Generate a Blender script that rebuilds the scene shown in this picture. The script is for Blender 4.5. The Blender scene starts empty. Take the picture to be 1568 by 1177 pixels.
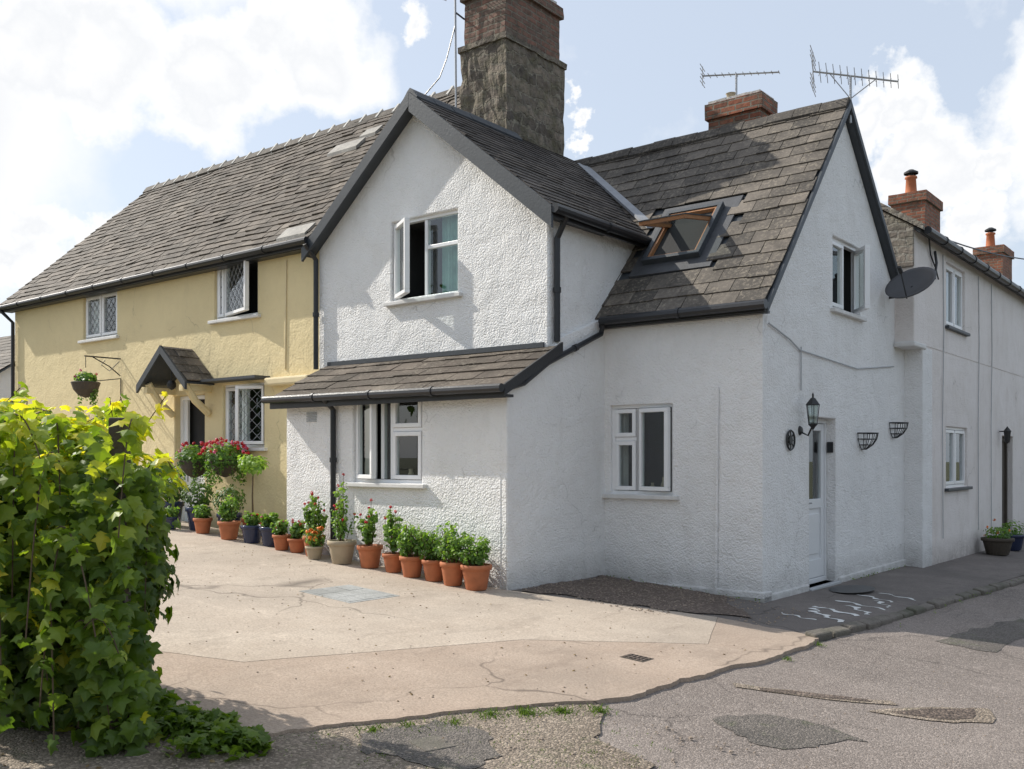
import bpy, bmesh, math, random
from mathutils import Vector, Matrix, noise as mnoise
random.seed(7)
rnd=random.random
def ru(a,b): return a+(b-a)*random.random()
sc=bpy.context.scene
ANG=math.atan2(-.6239,.7815)
BASE=Matrix.Translation((2.784,10.6,0))@Matrix.Rotation(ANG,4,'Z')
def g(S,t): return .065*max(-12,min(16,S))-.01*max(-16,min(40,t))
def P(S,t,z): return Vector((-S,t,z))

# ---------------- materials ----------------
def newmat(name):
    m=bpy.data.materials.new(name); m.use_nodes=True
    nt=m.node_tree; b=nt.nodes['Principled BSDF']; return m,nt,b
def N(nt,t,**k):
    n=nt.nodes.new(t)
    for a,v in k.items():
        if a in n.inputs.keys(): n.inputs[a].default_value=v
        else: setattr(n,a,v)
    return n
def lk(nt,a,b): nt.links.new(a,b)
def coord(nt,scale=(1,1,1)):
    tc=N(nt,'ShaderNodeTexCoord'); mp=N(nt,'ShaderNodeMapping'); mp.inputs['Scale'].default_value=scale
    lk(nt,tc.outputs['Object'],mp.inputs['Vector']); return mp.outputs[0]
def noi(nt,vec,scale,detail=4,rough=.6):
    n=N(nt,'ShaderNodeTexNoise'); n.inputs['Scale'].default_value=scale; n.inputs['Detail'].default_value=min(detail,4); n.inputs['Roughness'].default_value=rough
    lk(nt,vec,n.inputs['Vector']); return n.outputs['Fac']
def ramp(nt,fac,stops):
    r=N(nt,'ShaderNodeValToRGB'); e=r.color_ramp.elements
    while len(e)<len(stops): e.new(.5)
    for i,(p,c) in enumerate(stops):
        e[i].position=p; e[i].color=(c[0],c[1],c[2],1) if not isinstance(c,(int,float)) else (c,c,c,1)
    lk(nt,fac,r.inputs[0]); return r.outputs[0]
def mix(nt,f,a,b,mode='MIX'):
    m=N(nt,'ShaderNodeMix',data_type='RGBA',blend_type=mode)
    for s,v in ((m.inputs[0],f),(m.inputs[6],a),(m.inputs[7],b)):
        if hasattr(v,'node'): lk(nt,v,s)
        elif isinstance(v,(int,float)): s.default_value=v if s==m.inputs[0] else (v,v,v,1)
        else: s.default_value=(v[0],v[1],v[2],1)
    return m.outputs[2]
def math_(nt,op,a,b=0,clamp=False):
    m=N(nt,'ShaderNodeMath',operation=op,use_clamp=clamp)
    for s,v in ((m.inputs[0],a),(m.inputs[1],b)):
        if hasattr(v,'node'): lk(nt,v,s)
        else: s.default_value=v
    return m.outputs[0]
def bump(nt,b,h,dist,strength=1):
    n=N(nt,'ShaderNodeBump'); n.inputs['Distance'].default_value=dist; n.inputs['Strength'].default_value=strength
    lk(nt,h,n.inputs['Height']); lk(nt,n.outputs[0],b.inputs['Normal'])
def simple(name,c,rough=.6,metal=0,var=.12,bscale=40,bdist=.002):
    m,nt,b=newmat(name); v=coord(nt); f=noi(nt,v,7,3)
    col=mix(nt,f,[x*(1-var) for x in c],[min(1,x*(1+var)) for x in c]); lk(nt,col,b.inputs['Base Color'])
    b.inputs['Roughness'].default_value=rough; b.inputs['Metallic'].default_value=metal
    bump(nt,b,noi(nt,v,bscale,2),bdist); return m
def render_mat(name,c,c2,dirt,coarse=30,dist=.017,stain=.19):
    m,nt,b=newmat(name); v=coord(nt)
    f=noi(nt,v,1.1,4,.7); col=mix(nt,ramp(nt,f,[(.38,0),(.68,1)]),c,c2)
    vs=coord(nt,(2.2,2.2,.7)); st=noi(nt,vs,1.3,4,.7)
    col=mix(nt,math_(nt,'MULTIPLY',ramp(nt,st,[(.54,0),(.8,1)]),stain*1.5),col,dirt)
    col=mix(nt,math_(nt,'MULTIPLY',ramp(nt,noi(nt,v,9,4,.75),[(.57,0),(.75,1)]),stain),col,dirt)
    # hairline cracks
    vo2=N(nt,'ShaderNodeTexVoronoi',feature='DISTANCE_TO_EDGE'); vo2.inputs['Scale'].default_value=.55
    nzz=N(nt,'ShaderNodeTexNoise'); nzz.inputs['Scale'].default_value=3; lk(nt,v,nzz.inputs['Vector'])
    vv=N(nt,'ShaderNodeVectorMath',operation='MULTIPLY_ADD'); lk(nt,nzz.outputs['Color'],vv.inputs[0]); vv.inputs[1].default_value=(.5,.5,.5); lk(nt,v,vv.inputs[2]); lk(nt,vv.outputs[0],vo2.inputs['Vector'])
    col=mix(nt,math_(nt,'MULTIPLY',ramp(nt,vo2.outputs['Distance'],[(.0,1),(.005,0)]),ramp(nt,f,[(.5,0),(.6,.45)])),col,[x*.5 for x in dirt])
    sx=N(nt,'ShaderNodeSeparateXYZ'); lk(nt,v,sx.inputs[0])
    zz=math_(nt,'ADD',sx.outputs[2],math_(nt,'MULTIPLY',sx.outputs[0],.065))
    low=math_(nt,'SUBTRACT',.34,zz,True); low=math_(nt,'MULTIPLY',low,2.5)
    low=math_(nt,'MULTIPLY',low,noi(nt,v,6,4,.7),True)
    col=mix(nt,low,col,[x*.42 for x in dirt]); lk(nt,col,b.inputs['Base Color'])
    b.inputs['Roughness'].default_value=.85
    vo=N(nt,'ShaderNodeTexVoronoi'); vo.inputs['Scale'].default_value=coarse*1.7; lk(nt,v,vo.inputs['Vector'])
    h=math_(nt,'ADD',noi(nt,v,coarse,3,.65),math_(nt,'MULTIPLY',vo.outputs['Distance'],-.5))
    h=math_(nt,'ADD',h,math_(nt,'MULTIPLY',noi(nt,v,2.2,2),3.0))
    bump(nt,b,h,dist); return m
M={}
M['white']=render_mat('white_render',(.87,.86,.845),(.82,.81,.795),(.60,.57,.53))
M['yellow']=render_mat('yellow_render',(.80,.665,.385),(.74,.61,.35),(.52,.42,.25),16,.006,.14)
M['cream']=render_mat('cream_render',(.80,.75,.72),(.74,.69,.65),(.46,.38,.33),26,.009,.24)
M['plinth']=simple('plinth_grey',(.36,.35,.33),.9,0,.3,20,.01)
M['black']=simple('black_plastic',(.018,.019,.022),.38)
M['board']=simple('dark_painted_board',(.045,.052,.060),.5,0,.25)
M['upvc']=simple('white_upvc',(.86,.86,.86),.3,0,.02)
M['grey']=simple('grey_paint',(.42,.43,.44),.5)
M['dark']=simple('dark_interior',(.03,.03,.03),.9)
M['lead']=simple('lead_flashing',(.30,.31,.33),.6,.2,.25)
M['leadD']=simple('dark_lead',(.07,.072,.078),.6,.1,.4)
M['metal']=simple('aluminium',(.40,.40,.40),.4,.7)
M['wood']=simple('pine_wood',(.34,.16,.07),.5,0,.3)
M['oldwood']=simple('weathered_wood',(.08,.065,.05),.85,0,.4,30,.01)
M['iron']=simple('wrought_iron',(.02,.02,.02),.5)
M['sill']=simple('painted_sill',(.68,.67,.65),.6,0,.2)
M['ledge']=simple('yellow_ledge',(.70,.59,.37),.8)
M['mortar']=simple('lime_mortar',(.55,.53,.49),.9,0,.2,30,.01)
M['terracotta']=simple('terracotta',(.44,.15,.065),.75,0,.4,12)
M['bluepot']=simple('blue_glazed_pot',(.025,.035,.08),.25)
M['beigepot']=simple('stone_pot',(.40,.33,.23),.8,0,.2)
M['soil']=simple('soil',(.04,.03,.02),.95)
M['curtA']=simple('green_curtain',(.30,.50,.45),.9,0,.35)
M['curtW']=simple('white_curtain',(.70,.70,.68),.9)
M['doorw']=simple('white_door',(.76,.77,.78),.35,0,.03)
M['paint']=simple('white_road_paint',(.68,.68,.66),.8,0,.25)
M['red']=simple('red_petals',(.62,.02,.03),.6)
M['orange']=simple('orange_petals',(.85,.22,.02),.6)
M['pink']=simple('pink_petals',(.60,.10,.22),.6)
def glass():
    m=bpy.data.materials.new('window_glass'); m.use_nodes=True; nt=m.node_tree
    for n in list(nt.nodes): nt.nodes.remove(n)
    o=N(nt,'ShaderNodeOutputMaterial'); t=N(nt,'ShaderNodeBsdfTransparent'); t.inputs[0].default_value=(.80,.86,.84,1)
    gl=N(nt,'ShaderNodeBsdfGlossy'); gl.inputs['Roughness'].default_value=.01; gl.inputs[0].default_value=(.9,.93,.95,1)
    lw=N(nt,'ShaderNodeLayerWeight'); lw.inputs[0].default_value=.5
    f=math_(nt,'ADD',.11,math_(nt,'MULTIPLY',math_(nt,'POWER',lw.outputs['Facing'],4),.85),True)
    mx=N(nt,'ShaderNodeMixShader'); lk(nt,f,mx.inputs[0]); lk(nt,t.outputs[0],mx.inputs[1]); lk(nt,gl.outputs[0],mx.inputs[2]); lk(nt,mx.outputs[0],o.inputs[0])
    return m
M['glass']=glass()
def slate_mat(name,stops,lich,bd=.004,lm=.8):
    m,nt,b=newmat(name); v=coord(nt)
    at=N(nt,'ShaderNodeAttribute'); at.attribute_name='rnd'
    base=ramp(nt,at.outputs['Fac'],stops)
    n2=noi(nt,v,1.9,4,.7); base=mix(nt,ramp(nt,n2,[(.35,0),(.65,.75)]),base,[x*.6 for x in stops[0][1]])
    n1=noi(nt,v,24,4,.8); n3=noi(nt,v,3.0,3)
    lf=math_(nt,'MULTIPLY',ramp(nt,n1,[(.50,0),(.62,1)]),ramp(nt,n3,[(.35,.15),(.62,1)]))
    col=mix(nt,math_(nt,'MULTIPLY',lf,lm),base,lich); lk(nt,col,b.inputs['Base Color'])
    b.inputs['Roughness'].default_value=.75; b.inputs['Specular IOR Level'].default_value=.25; bump(nt,b,noi(nt,v,60,3),bd); return m
M['slateY']=slate_mat('weathered_slate_brown',[(0,(.07,.057,.045)),(.5,(.125,.10,.08)),(1,(.21,.175,.14))],(.30,.265,.21),.004,.6)
M['slateW']=slate_mat('weathered_slate_grey',[(0,(.085,.075,.065)),(.5,(.145,.125,.105)),(1,(.24,.205,.17))],(.36,.31,.24),.004,.55)
M['slateD']=slate_mat('dark_slate',[(0,(.06,.052,.048)),(.5,(.09,.078,.07)),(1,(.13,.112,.10))],(.22,.19,.15),.003,.35)
M['slateL']=slate_mat('pale_slate',[(0,(.36,.34,.31)),(.5,(.43,.40,.37)),(1,(.5,.47,.42))],(.5,.47,.4))
def brick_mat(name,c1,c2,mort,bw,bh,ms,lichen,dist=.02,sub=0,soot=.7):
    m,nt,b=newmat(name); tc=N(nt,'ShaderNodeTexCoord'); sx=N(nt,'ShaderNodeSeparateXYZ'); lk(nt,tc.outputs['Object'],sx.inputs[0])
    u=math_(nt,'ADD',sx.outputs[0],sx.outputs[1]); cb=N(nt,'ShaderNodeCombineXYZ'); lk(nt,u,cb.inputs[0]); lk(nt,sx.outputs[2],cb.inputs[1])
    nz=N(nt,'ShaderNodeTexNoise'); nz.inputs['Scale'].default_value=5; lk(nt,tc.outputs['Object'],nz.inputs['Vector'])
    vm=N(nt,'ShaderNodeVectorMath',operation='SCALE'); vm.inputs['Scale'].default_value=sub; lk(nt,nz.outputs['Color'],vm.inputs[0])
    va=N(nt,'ShaderNodeVectorMath',operation='ADD'); lk(nt,cb.outputs[0],va.inputs[0]); lk(nt,vm.outputs[0],va.inputs[1])
    br=N(nt,'ShaderNodeTexBrick'); br.inputs['Scale'].default_value=1; br.inputs['Brick Width'].default_value=bw; br.inputs['Row Height'].default_value=bh
    br.inputs['Mortar Size'].default_value=ms; br.inputs['Mortar Smooth'].default_value=.3; br.inputs['Bias'].default_value=0
    for k,c in (('Color1',c1),('Color2',c2),('Mortar',mort)): br.inputs[k].default_value=(*c,1)
    lk(nt,va.outputs[0],br.inputs['Vector'])
    v=tc.outputs['Object']; n=noi(nt,v,4,4,.7); col=mix(nt,ramp(nt,n,[(.45,0),(.72,.85)]),br.outputs['Color'],lichen)
    col=mix(nt,ramp(nt,noi(nt,v,11,4,.7),[(.42,.0),(.78,soot)]),col,(.03,.028,.025)); lk(nt,col,b.inputs['Base Color'])
    b.inputs['Roughness'].default_value=.9
    h=math_(nt,'SUBTRACT',math_(nt,'MULTIPLY',noi(nt,v,18,4),.7),br.outputs['Fac']); bump(nt,b,h,dist); return m
M['brick']=brick_mat('red_brick',(.40,.14,.075),(.24,.08,.045),(.26,.22,.17),.23,.078,.012,(.16,.12,.08),dist=.012,sub=.02)
M['brickOld']=brick_mat('old_soot_brick',(.25,.12,.085),(.14,.09,.068),(.20,.17,.13),.24,.085,.013,(.16,.13,.10),dist=.015,sub=.03,soot=.7)
M['stone']=brick_mat('rubble_stone',(.27,.22,.17),(.11,.09,.072),(.25,.22,.17),.38,.17,.018,(.13,.12,.065),dist=.035,sub=.26,soot=.8)
M['stoneL']=brick_mat('pale_rubble_stone',(.36,.31,.26),(.22,.19,.16),(.38,.35,.30),.3,.12,.02,(.3,.28,.22),dist=.03,sub=.14,soot=.5)
def ground_mat(name,c1,c2,c3,sc1,fine,dist,rough=.9,spec=None,sp=.5,crack=None,moss=0):
    m,nt,b=newmat(name); v=coord(nt)
    n1=noi(nt,v,sc1,4,.7); n2=noi(nt,v,fine,3,.7); n3=noi(nt,v,sc1*.28,4,.6)
    col=mix(nt,ramp(nt,n1,[(.32,0),(.7,1)]),c1,c2)
    col=mix(nt,ramp(nt,n3,[(.42,0),(.66,.85)]),col,c3)
    col=mix(nt,ramp(nt,n2,[(.35,.55),(.6,0)]),col,[x*.5 for x in c1])
    if crack:
        vs=coord(nt,(1,.35,1)); col=mix(nt,ramp(nt,noi(nt,vs,2.6,4,.75),[(.53,0),(.7,.55)]),col,[x*.58 for x in c1])
        col=mix(nt,ramp(nt,noi(nt,v,7,4,.8),[(.58,0),(.72,.4)]),col,[min(1,x*1.25) for x in c2])
        vo2=N(nt,'ShaderNodeTexVoronoi',feature='DISTANCE_TO_EDGE'); vo2.inputs['Scale'].default_value=.42
        nzz=N(nt,'ShaderNodeTexNoise'); nzz.inputs['Scale'].default_value=2.5; lk(nt,v,nzz.inputs['Vector'])
        vv=N(nt,'ShaderNodeVectorMath',operation='MULTIPLY_ADD'); lk(nt,nzz.outputs['Color'],vv.inputs[0]); vv.inputs[1].default_value=(.5,.5,0); lk(nt,v,vv.inputs[2]); lk(nt,vv.outputs[0],vo2.inputs['Vector'])
        col=mix(nt,math_(nt,'MULTIPLY',ramp(nt,vo2.outputs['Distance'],[(.0,1),(.008,0)]),ramp(nt,n3,[(.42,0),(.52,.85)])),col,[x*.3 for x in c1])
    if moss:
        col=mix(nt,math_(nt,'MULTIPLY',ramp(nt,noi(nt,v,3.2,4,.8),[(.55,0),(.66,1)]),moss),col,(.085,.11,.035))
    if spec:
        vo=N(nt,'ShaderNodeTexVoronoi'); vo.inputs['Scale'].default_value=spec; lk(nt,v,vo.inputs['Vector'])
        sep=N(nt,'ShaderNodeSeparateColor'); lk(nt,vo.outputs['Color'],sep.inputs[0])
        col=mix(nt,ramp(nt,sep.outputs[0],[(.55,0),(.95,sp)]),col,[min(1,x*1.8) for x in c2])
        col=mix(nt,ramp(nt,sep.outputs[1],[(.6,0),(.95,sp)]),col,[x*.45 for x in c1])
        h=math_(nt,'SUBTRACT',n2,vo.outputs['Distance'])
    else: h=math_(nt,'ADD',n2,math_(nt,'MULTIPLY',n1,.6))
    lk(nt,col,b.inputs['Base Color']); b.inputs['Roughness'].default_value=rough; bump(nt,b,h,dist); return m
M['conc']=ground_mat('driveway_concrete',(.47,.385,.305),(.59,.50,.405),(.38,.32,.26),1.3,55,.003,crack=1)
M['conc2']=ground_mat('driveway_concrete_outer',(.42,.32,.245),(.51,.405,.32),(.33,.265,.21),1.6,60,.005,crack=1)
M['asph']=ground_mat('old_asphalt',(.23,.19,.165),(.31,.265,.235),(.13,.112,.10),1.0,90,.005,.9,95,.4,crack=1)
M['apron']=ground_mat('gravel_apron',(.25,.20,.155),(.34,.28,.22),(.13,.10,.07),1.7,60,.010,.95,70,.5,crack=1,moss=.5)
M['tar']=ground_mat('tarmac_patch',(.13,.115,.10),(.19,.165,.145),(.10,.09,.08),2,70,.008,.95,85,.45,moss=.4)
M['gravel']=ground_mat('dark_gravel',(.14,.105,.085),(.20,.155,.125),(.10,.075,.06),3,60,.015,.95,48)
M['pave']=ground_mat('pavement_concrete',(.17,.145,.13),(.23,.20,.18),(.12,.105,.095),2,60,.005,crack=1)
M['earth']=ground_mat('field_ground',(.10,.10,.045),(.13,.12,.06),(.07,.08,.03),.6,30,.02)
M['kerb']=ground_mat('kerb_stone',(.16,.14,.12),(.24,.21,.18),(.08,.085,.05),6,50,.01)
M['cover']=ground_mat('cover_slab',(.38,.38,.36),(.50,.50,.48),(.28,.28,.26),8,60,.003)
M['stones']=simple('pebble_stone',(.30,.24,.19),.9,0,.4)
def leafmat(name,stops,tr=.45):
    m=bpy.data.materials.new(name); m.use_nodes=True; nt=m.node_tree
    b=nt.nodes['Principled BSDF']; o=nt.nodes['Material Output']
    at=N(nt,'ShaderNodeAttribute'); at.attribute_name='rnd'
    c=ramp(nt,at.outputs['Fac'],stops); lk(nt,c,b.inputs['Base Color']); b.inputs['Roughness'].default_value=.45
    t=N(nt,'ShaderNodeBsdfTranslucent'); lk(nt,mix(nt,1.0,c,(1.5,1.5,.5),'MULTIPLY'),t.inputs[0])
    mx=N(nt,'ShaderNodeMixShader'); mx.inputs[0].default_value=tr
    lk(nt,b.outputs[0],mx.inputs[1]); lk(nt,t.outputs[0],mx.inputs[2]); lk(nt,mx.outputs[0],o.inputs[0]); return m
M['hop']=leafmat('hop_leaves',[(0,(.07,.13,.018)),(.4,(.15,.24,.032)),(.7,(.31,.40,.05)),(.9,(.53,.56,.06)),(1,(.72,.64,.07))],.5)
M['leaf']=leafmat('pot_plant_leaves',[(0,(.05,.12,.022)),(.6,(.13,.25,.05)),(1,(.26,.40,.09))],.45)
M['box']=leafmat('box_leaves',[(0,(.03,.08,.015)),(1,(.11,.19,.04))],.3)
M['grass']=leafmat('grass_blades',[(0,(.06,.12,.02)),(1,(.17,.26,.05))],.35)
M['tree']=leafmat('tree_leaves',[(0,(.03,.06,.012)),(1,(.08,.13,.03))],.3)
M['debris']=leafmat('dead_leaves',[(0,(.12,.07,.03)),(1,(.28,.2,.09))],.2)
M['stem']=simple('vine_stem',(.10,.07,.04),.9)
M['dish']=simple('dish_dark_grey',(.07,.07,.075),.5)

# ---------------- mesh helpers ----------------
def empty(name,world=False):
    e=bpy.data.objects.new(name,None); sc.collection.objects.link(e)
    e.matrix_world=Matrix() if world else BASE
    return e
def sub(name,par):
    e=bpy.data.objects.new(name,None); sc.collection.objects.link(e); e.parent=par; return e
class MB:
    def __init__(s): s.v=[];s.f=[];s.m=[];s.r=[]
    def add(s,vs,fs,mi=0,r=0.0):
        o=len(s.v); s.v+= [tuple(x) for x in vs]
        for f in fs: s.f.append([o+i for i in f]); s.m.append(mi); s.r.append(r)
    def hexa(s,c,mi=0):
        s.add(c,[(0,3,2,1),(4,5,6,7),(0,1,5,4),(1,2,6,5),(2,3,7,6),(3,0,4,7)],mi)
    def box(s,S0,S1,t0,t1,z0,z1,mi=0):
        s.hexa([P(S0,t0,z0),P(S1,t0,z0),P(S1,t1,z0),P(S0,t1,z0),P(S0,t0,z1),P(S1,t0,z1),P(S1,t1,z1),P(S0,t1,z1)],mi)
    def mbox(s,F,a0,a1,n0,n1,z0,z1,mi=0):
        s.hexa([F(a0,n0,z0),F(a1,n0,z0),F(a1,n1,z0),F(a0,n1,z0),F(a0,n0,z1),F(a1,n0,z1),F(a1,n1,z1),F(a0,n1,z1)],mi)
    def prism(s,A_,B_,mi=0):
        n=len(A_); s.add(list(A_)+list(B_),[tuple(range(n)),tuple(range(2*n-1,n-1,-1))]+[(i,(i+1)%n,n+(i+1)%n,n+i) for i in range(n)],mi)
    def tube(s,pts,r,mi=0,seg=10,caps=True):
        pts=[Vector(p) for p in pts]; rs=r if isinstance(r,(list,tuple)) else [r]*len(pts)
        base=len(s.v); up=None
        for i,p in enumerate(pts):
            d=(pts[min(i+1,len(pts)-1)]-pts[max(i-1,0)]).normalized()
            if up is None: up=d.orthogonal().normalized()
            up=(up-d*up.dot(d)).normalized(); w=d.cross(up)
            for k in range(seg):
                a=2*math.pi*k/seg; s.v.append(tuple(p+(up*math.cos(a)+w*math.sin(a))*rs[i]))
        for i in range(len(pts)-1):
            for k in range(seg):
                s.f.append([base+i*seg+k,base+i*seg+(k+1)%seg,base+(i+1)*seg+(k+1)%seg,base+(i+1)*seg+k]); s.m.append(mi); s.r.append(0)
        if caps:
            s.f.append([base+k for k in range(seg)][::-1]); s.f.append([base+(len(pts)-1)*seg+k for k in range(seg)]); s.m+= [mi,mi]; s.r+=[0,0]
    def lathe(s,c,prof,mi=0,seg=20,axis=None):
        c=Vector(c); ax=Vector(axis or (0,0,1)).normalized(); u=ax.orthogonal().normalized(); w=ax.cross(u); base=len(s.v)
        for (r,h) in prof:
            for k in range(seg):
                a=2*math.pi*k/seg; s.v.append(tuple(c+ax*h+(u*math.cos(a)+w*math.sin(a))*r))
        for i in range(len(prof)-1):
            for k in range(seg):
                s.f.append([base+i*seg+k,base+i*seg+(k+1)%seg,base+(i+1)*seg+(k+1)%seg,base+(i+1)*seg+k]); s.m.append(mi); s.r.append(0)
    def obj(s,name,mats,parent=None,smooth=False,bevel=0,fixn=True,world=False):
        me=bpy.data.meshes.new(name); me.from_pydata(s.v,[],s.f)
        me.polygons.foreach_set('material_index',s.m)
        at=me.attributes.new('rnd','FLOAT','FACE'); at.data.foreach_set('value',s.r)
        if not isinstance(mats,(list,tuple)): mats=[mats]
        for m in mats: me.materials.append(m)
        if fixn:
            bm=bmesh.new(); bm.from_mesh(me); bmesh.ops.recalc_face_normals(bm,faces=bm.faces); bm.to_mesh(me); bm.free()
        if smooth: me.polygons.foreach_set('use_smooth',[True]*len(me.polygons))
        me.update(); o=bpy.data.objects.new(name,me); sc.collection.objects.link(o)
        if parent: o.parent=parent
        elif not world: o.matrix_world=BASE
        if bevel:
            b=o.modifiers.new('b','BEVEL'); b.width=bevel; b.segments=2; b.limit_method='ANGLE'
        return o
def cut(o,boxes):
    mb=MB()
    for b in boxes: mb.box(*b)
    c=mb.obj('cutter',M['dark']); 
    bpy.context.view_layer.update(); c.matrix_world=o.matrix_world.copy()
    md=o.modifiers.new('x','BOOLEAN'); md.operation='DIFFERENCE'; md.solver='EXACT'; md.object=c; md.use_self=False
    bpy.context.view_layer.update()
    dg=bpy.context.evaluated_depsgraph_get(); me=bpy.data.meshes.new_from_object(o.evaluated_get(dg))
    o.modifiers.clear(); o.data=me; bpy.data.objects.remove(c)
def solid(name,prof,axis,a0,a1,mat,parent,cuts=[]):
    mb=MB()
    if axis=='S': mb.prism([P(a0,p[0],p[1]) for p in prof],[P(a1,p[0],p[1]) for p in prof])
    else: mb.prism([P(p[0],a0,p[1]) for p in prof],[P(p[0],a1,p[1]) for p in prof])
    o=mb.obj(name,mat,parent)
    if cuts: cut(o,cuts)
    b=o.modifiers.new('b','BEVEL'); b.width=.018; b.segments=3; b.limit_method='ANGLE'; b.angle_limit=math.radians(50)
    return o
def FF(plane): return lambda a,n,z: P(a,plane-n,z)
def FD(plane): return lambda a,n,z: P(plane-n,a,z)
def ring(mb,F,a0,a1,z0,z1,n0,n1,w,mi=0):
    mb.mbox(F,a0,a1,n0,n1,z0,z0+w,mi); mb.mbox(F,a0,a1,n0,n1,z1-w,z1,mi)
    mb.mbox(F,a0,a0+w,n0,n1,z0+w,z1-w,mi); mb.mbox(F,a1-w,a1,n0,n1,z0+w,z1-w,mi)
def pane(gb,F,a0,a1,z0,z1,n):
    gb.add([F(a0,n,z0),F(a1,n,z0),F(a1,n,z1),F(a0,n,z1)],[(0,1,2,3)])
def window(par,name,F,a0,a1,z0,z1,panes,curtain=None,sill=True,frame='upvc',sillm='sill',lattice=False,w=.045):
    e=sub(name,par)
    fb=MB(); gb=MB(); lb=MB()
    ring(fb,F,a0-.005,a1+.005,z0-.005,z1+.005,-.12,-.05,w)
    W=a1-a0; Hh=z1-z0; pa=w*.55
    for (x0,x1,y0,y1,kind,ang,hinge) in panes:
        A0=a0+W*x0+(w if x0==0 else pa); A1=a0+W*x1-(w if x1==1 else pa); Z0=z0+Hh*y0+(w if y0==0 else pa); Z1=z0+Hh*y1-(w if y1==1 else pa)
        if x0>0: fb.mbox(F,A0-2*pa,A0,-.118,-.052,z0+w,z1-w)
        if y0>0: fb.mbox(F,A0,A1,-.116,-.054,Z0-2*pa,Z0)
        G=F; sw=.05
        if kind=='open':
            ca,sa=math.cos(ang),math.sin(ang); ah=A0 if hinge==0 else A1; sg=1 if hinge==0 else -1
            G=(lambda F,ah,sg,ca,sa:(lambda a,n,z: F(ah+sg*(abs(a-ah)*ca)-sg*(n+.06)*sa, -.045+abs(a-ah)*sa+(n+.06)*ca, z)))(F,ah,sg,ca,sa)
            A0-=.01;A1+=.01
        if kind in('open','sash'): ring(fb,G,A0+.002,A1-.002,Z0+.002,Z1-.002,-.105,-.035,sw); A0+=sw;A1-=sw;Z0+=sw;Z1-=sw
        pane(gb,G,A0,A1,Z0,Z1,-.07)
        if lattice:
            st=.16; hh=Z1-Z0; ww=A1-A0
            c=-hh
            while c<ww:
                for sgn in (1,-1):
                    s0=max(0,-c); s1=min(hh,ww-c)
                    if s1>s0:
                        za,zb=(Z0+s0,Z0+s1) if sgn>0 else (Z1-s0,Z1-s1)
                        lb.tube([G(A0+c+s0,-.06,za),G(A0+c+s1,-.06,zb)],.004,0,4,False)
                c+=st
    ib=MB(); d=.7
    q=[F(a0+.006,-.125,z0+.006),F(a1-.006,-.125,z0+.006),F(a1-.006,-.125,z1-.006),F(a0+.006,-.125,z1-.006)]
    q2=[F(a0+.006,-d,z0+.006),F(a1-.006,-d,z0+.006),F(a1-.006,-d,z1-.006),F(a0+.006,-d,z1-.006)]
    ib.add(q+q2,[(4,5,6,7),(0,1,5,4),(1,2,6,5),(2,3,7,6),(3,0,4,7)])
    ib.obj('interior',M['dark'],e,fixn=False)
    if curtain:
        for (c0,c1,cm) in curtain:
            cb=MB(); n=28; row=[]
            for i in range(n+1):
                a=a0+.01+(W-.02)*(c0+(c1-c0)*i/n); nn=-.19+.022*math.sin(i*1.9)
                row.append((F(a,nn,z0+.01),F(a,nn,z1-.01)))
            for i in range(n): cb.add([row[i][0],row[i+1][0],row[i+1][1],row[i][1]],[(0,1,2,3)])
            cb.obj('curtain',M[cm],e,smooth=True,fixn=False)
    fb.obj('frame',M[frame],e,bevel=.006); gb.obj('glass',M['glass'],e,fixn=False)
    if lattice: lb.obj('lead_lattice',M['lead'],e)
    if sill:
        sb=MB(); sb.mbox(F,a0-.09,a1+.09,-.05,.065,z0-.055,z0-.004); sb.obj('sill',M[sillm],e,bevel=.008)
    return e
def wc(face,plane,a0,a1,z0,z1):
    return (a0,a1,plane-.1,plane+.76,z0,z1) if face=='F' else (plane-.1,plane+.76,a0,a1,z0,z1)
def slates(name,O,a,U,W,Hh,tw,rh,mat,parent,jit=.004,th=.009,hole=None,seed=1,wav=.022):
    rr=random.Random(seed); a=a.normalized(); U=U.normalized(); Nn=a.cross(U).normalized()
    if Nn.z<0: Nn=-Nn
    mb=MB(); rows=int(math.ceil(Hh/rh))
    for r in range(rows):
        b0=r*rh; b1=min(Hh,b0+rh*1.35); off=-(tw/2 if r%2 else 0)+rr.uniform(-.03,.03); x=off
        while x<W:
            w_=tw*rr.uniform(.94,1.06); x0=max(0,x+.004); x1=min(W,x+w_-.004); x+=w_
            if x1-x0<.03: continue
            if hole and x0<hole[1] and x1>hole[0] and b0<hole[3] and b1>hole[2]: continue
            l=th+rr.uniform(0,jit)*1.5; l2=l+rr.uniform(-jit,jit); db=rr.uniform(-jit,jit)*2.2
            if rr.random()<.03: l+=.012; l2+=.004; db-=.012
            def q(xx,bb,h): return O+a*xx+U*bb+Nn*(h+mnoise.noise(Vector((xx*.55,bb*.55,seed)))*wav)
            db2=db+rr.uniform(-jit,jit)
            vs=[q(x0,b0+db,l*.1),q(x1,b0+db2,l2*.1),q(x1,b1,-.006),q(x0,b1,-.006),
                q(x0,b0+db,l+th*.7),q(x1,b0+db2,l2+th*.7),q(x1,b1,.002),q(x0,b1,.002)]
            rv=min(1,max(0,rr.gauss(.45,.27)))
            mb.add(vs,[(4,5,6,7),(0,1,5,4),(1,2,6,5),(3,0,4,7)],0,rv)
    return mb.obj(name,mat,parent,fixn=True)
def slab(name,O,a,U,W,Hh,th,mat,parent):
    a=a.normalized();U=U.normalized();Nn=a.cross(U).normalized()
    if Nn.z<0: Nn=-Nn
    mb=MB(); c=[O,O+a*W,O+a*W+U*Hh,O+U*Hh]
    mb.hexa([x-Nn*th for x in c]+[x-Nn*.026 for x in c]); return mb.obj(name,mat,parent)
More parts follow.
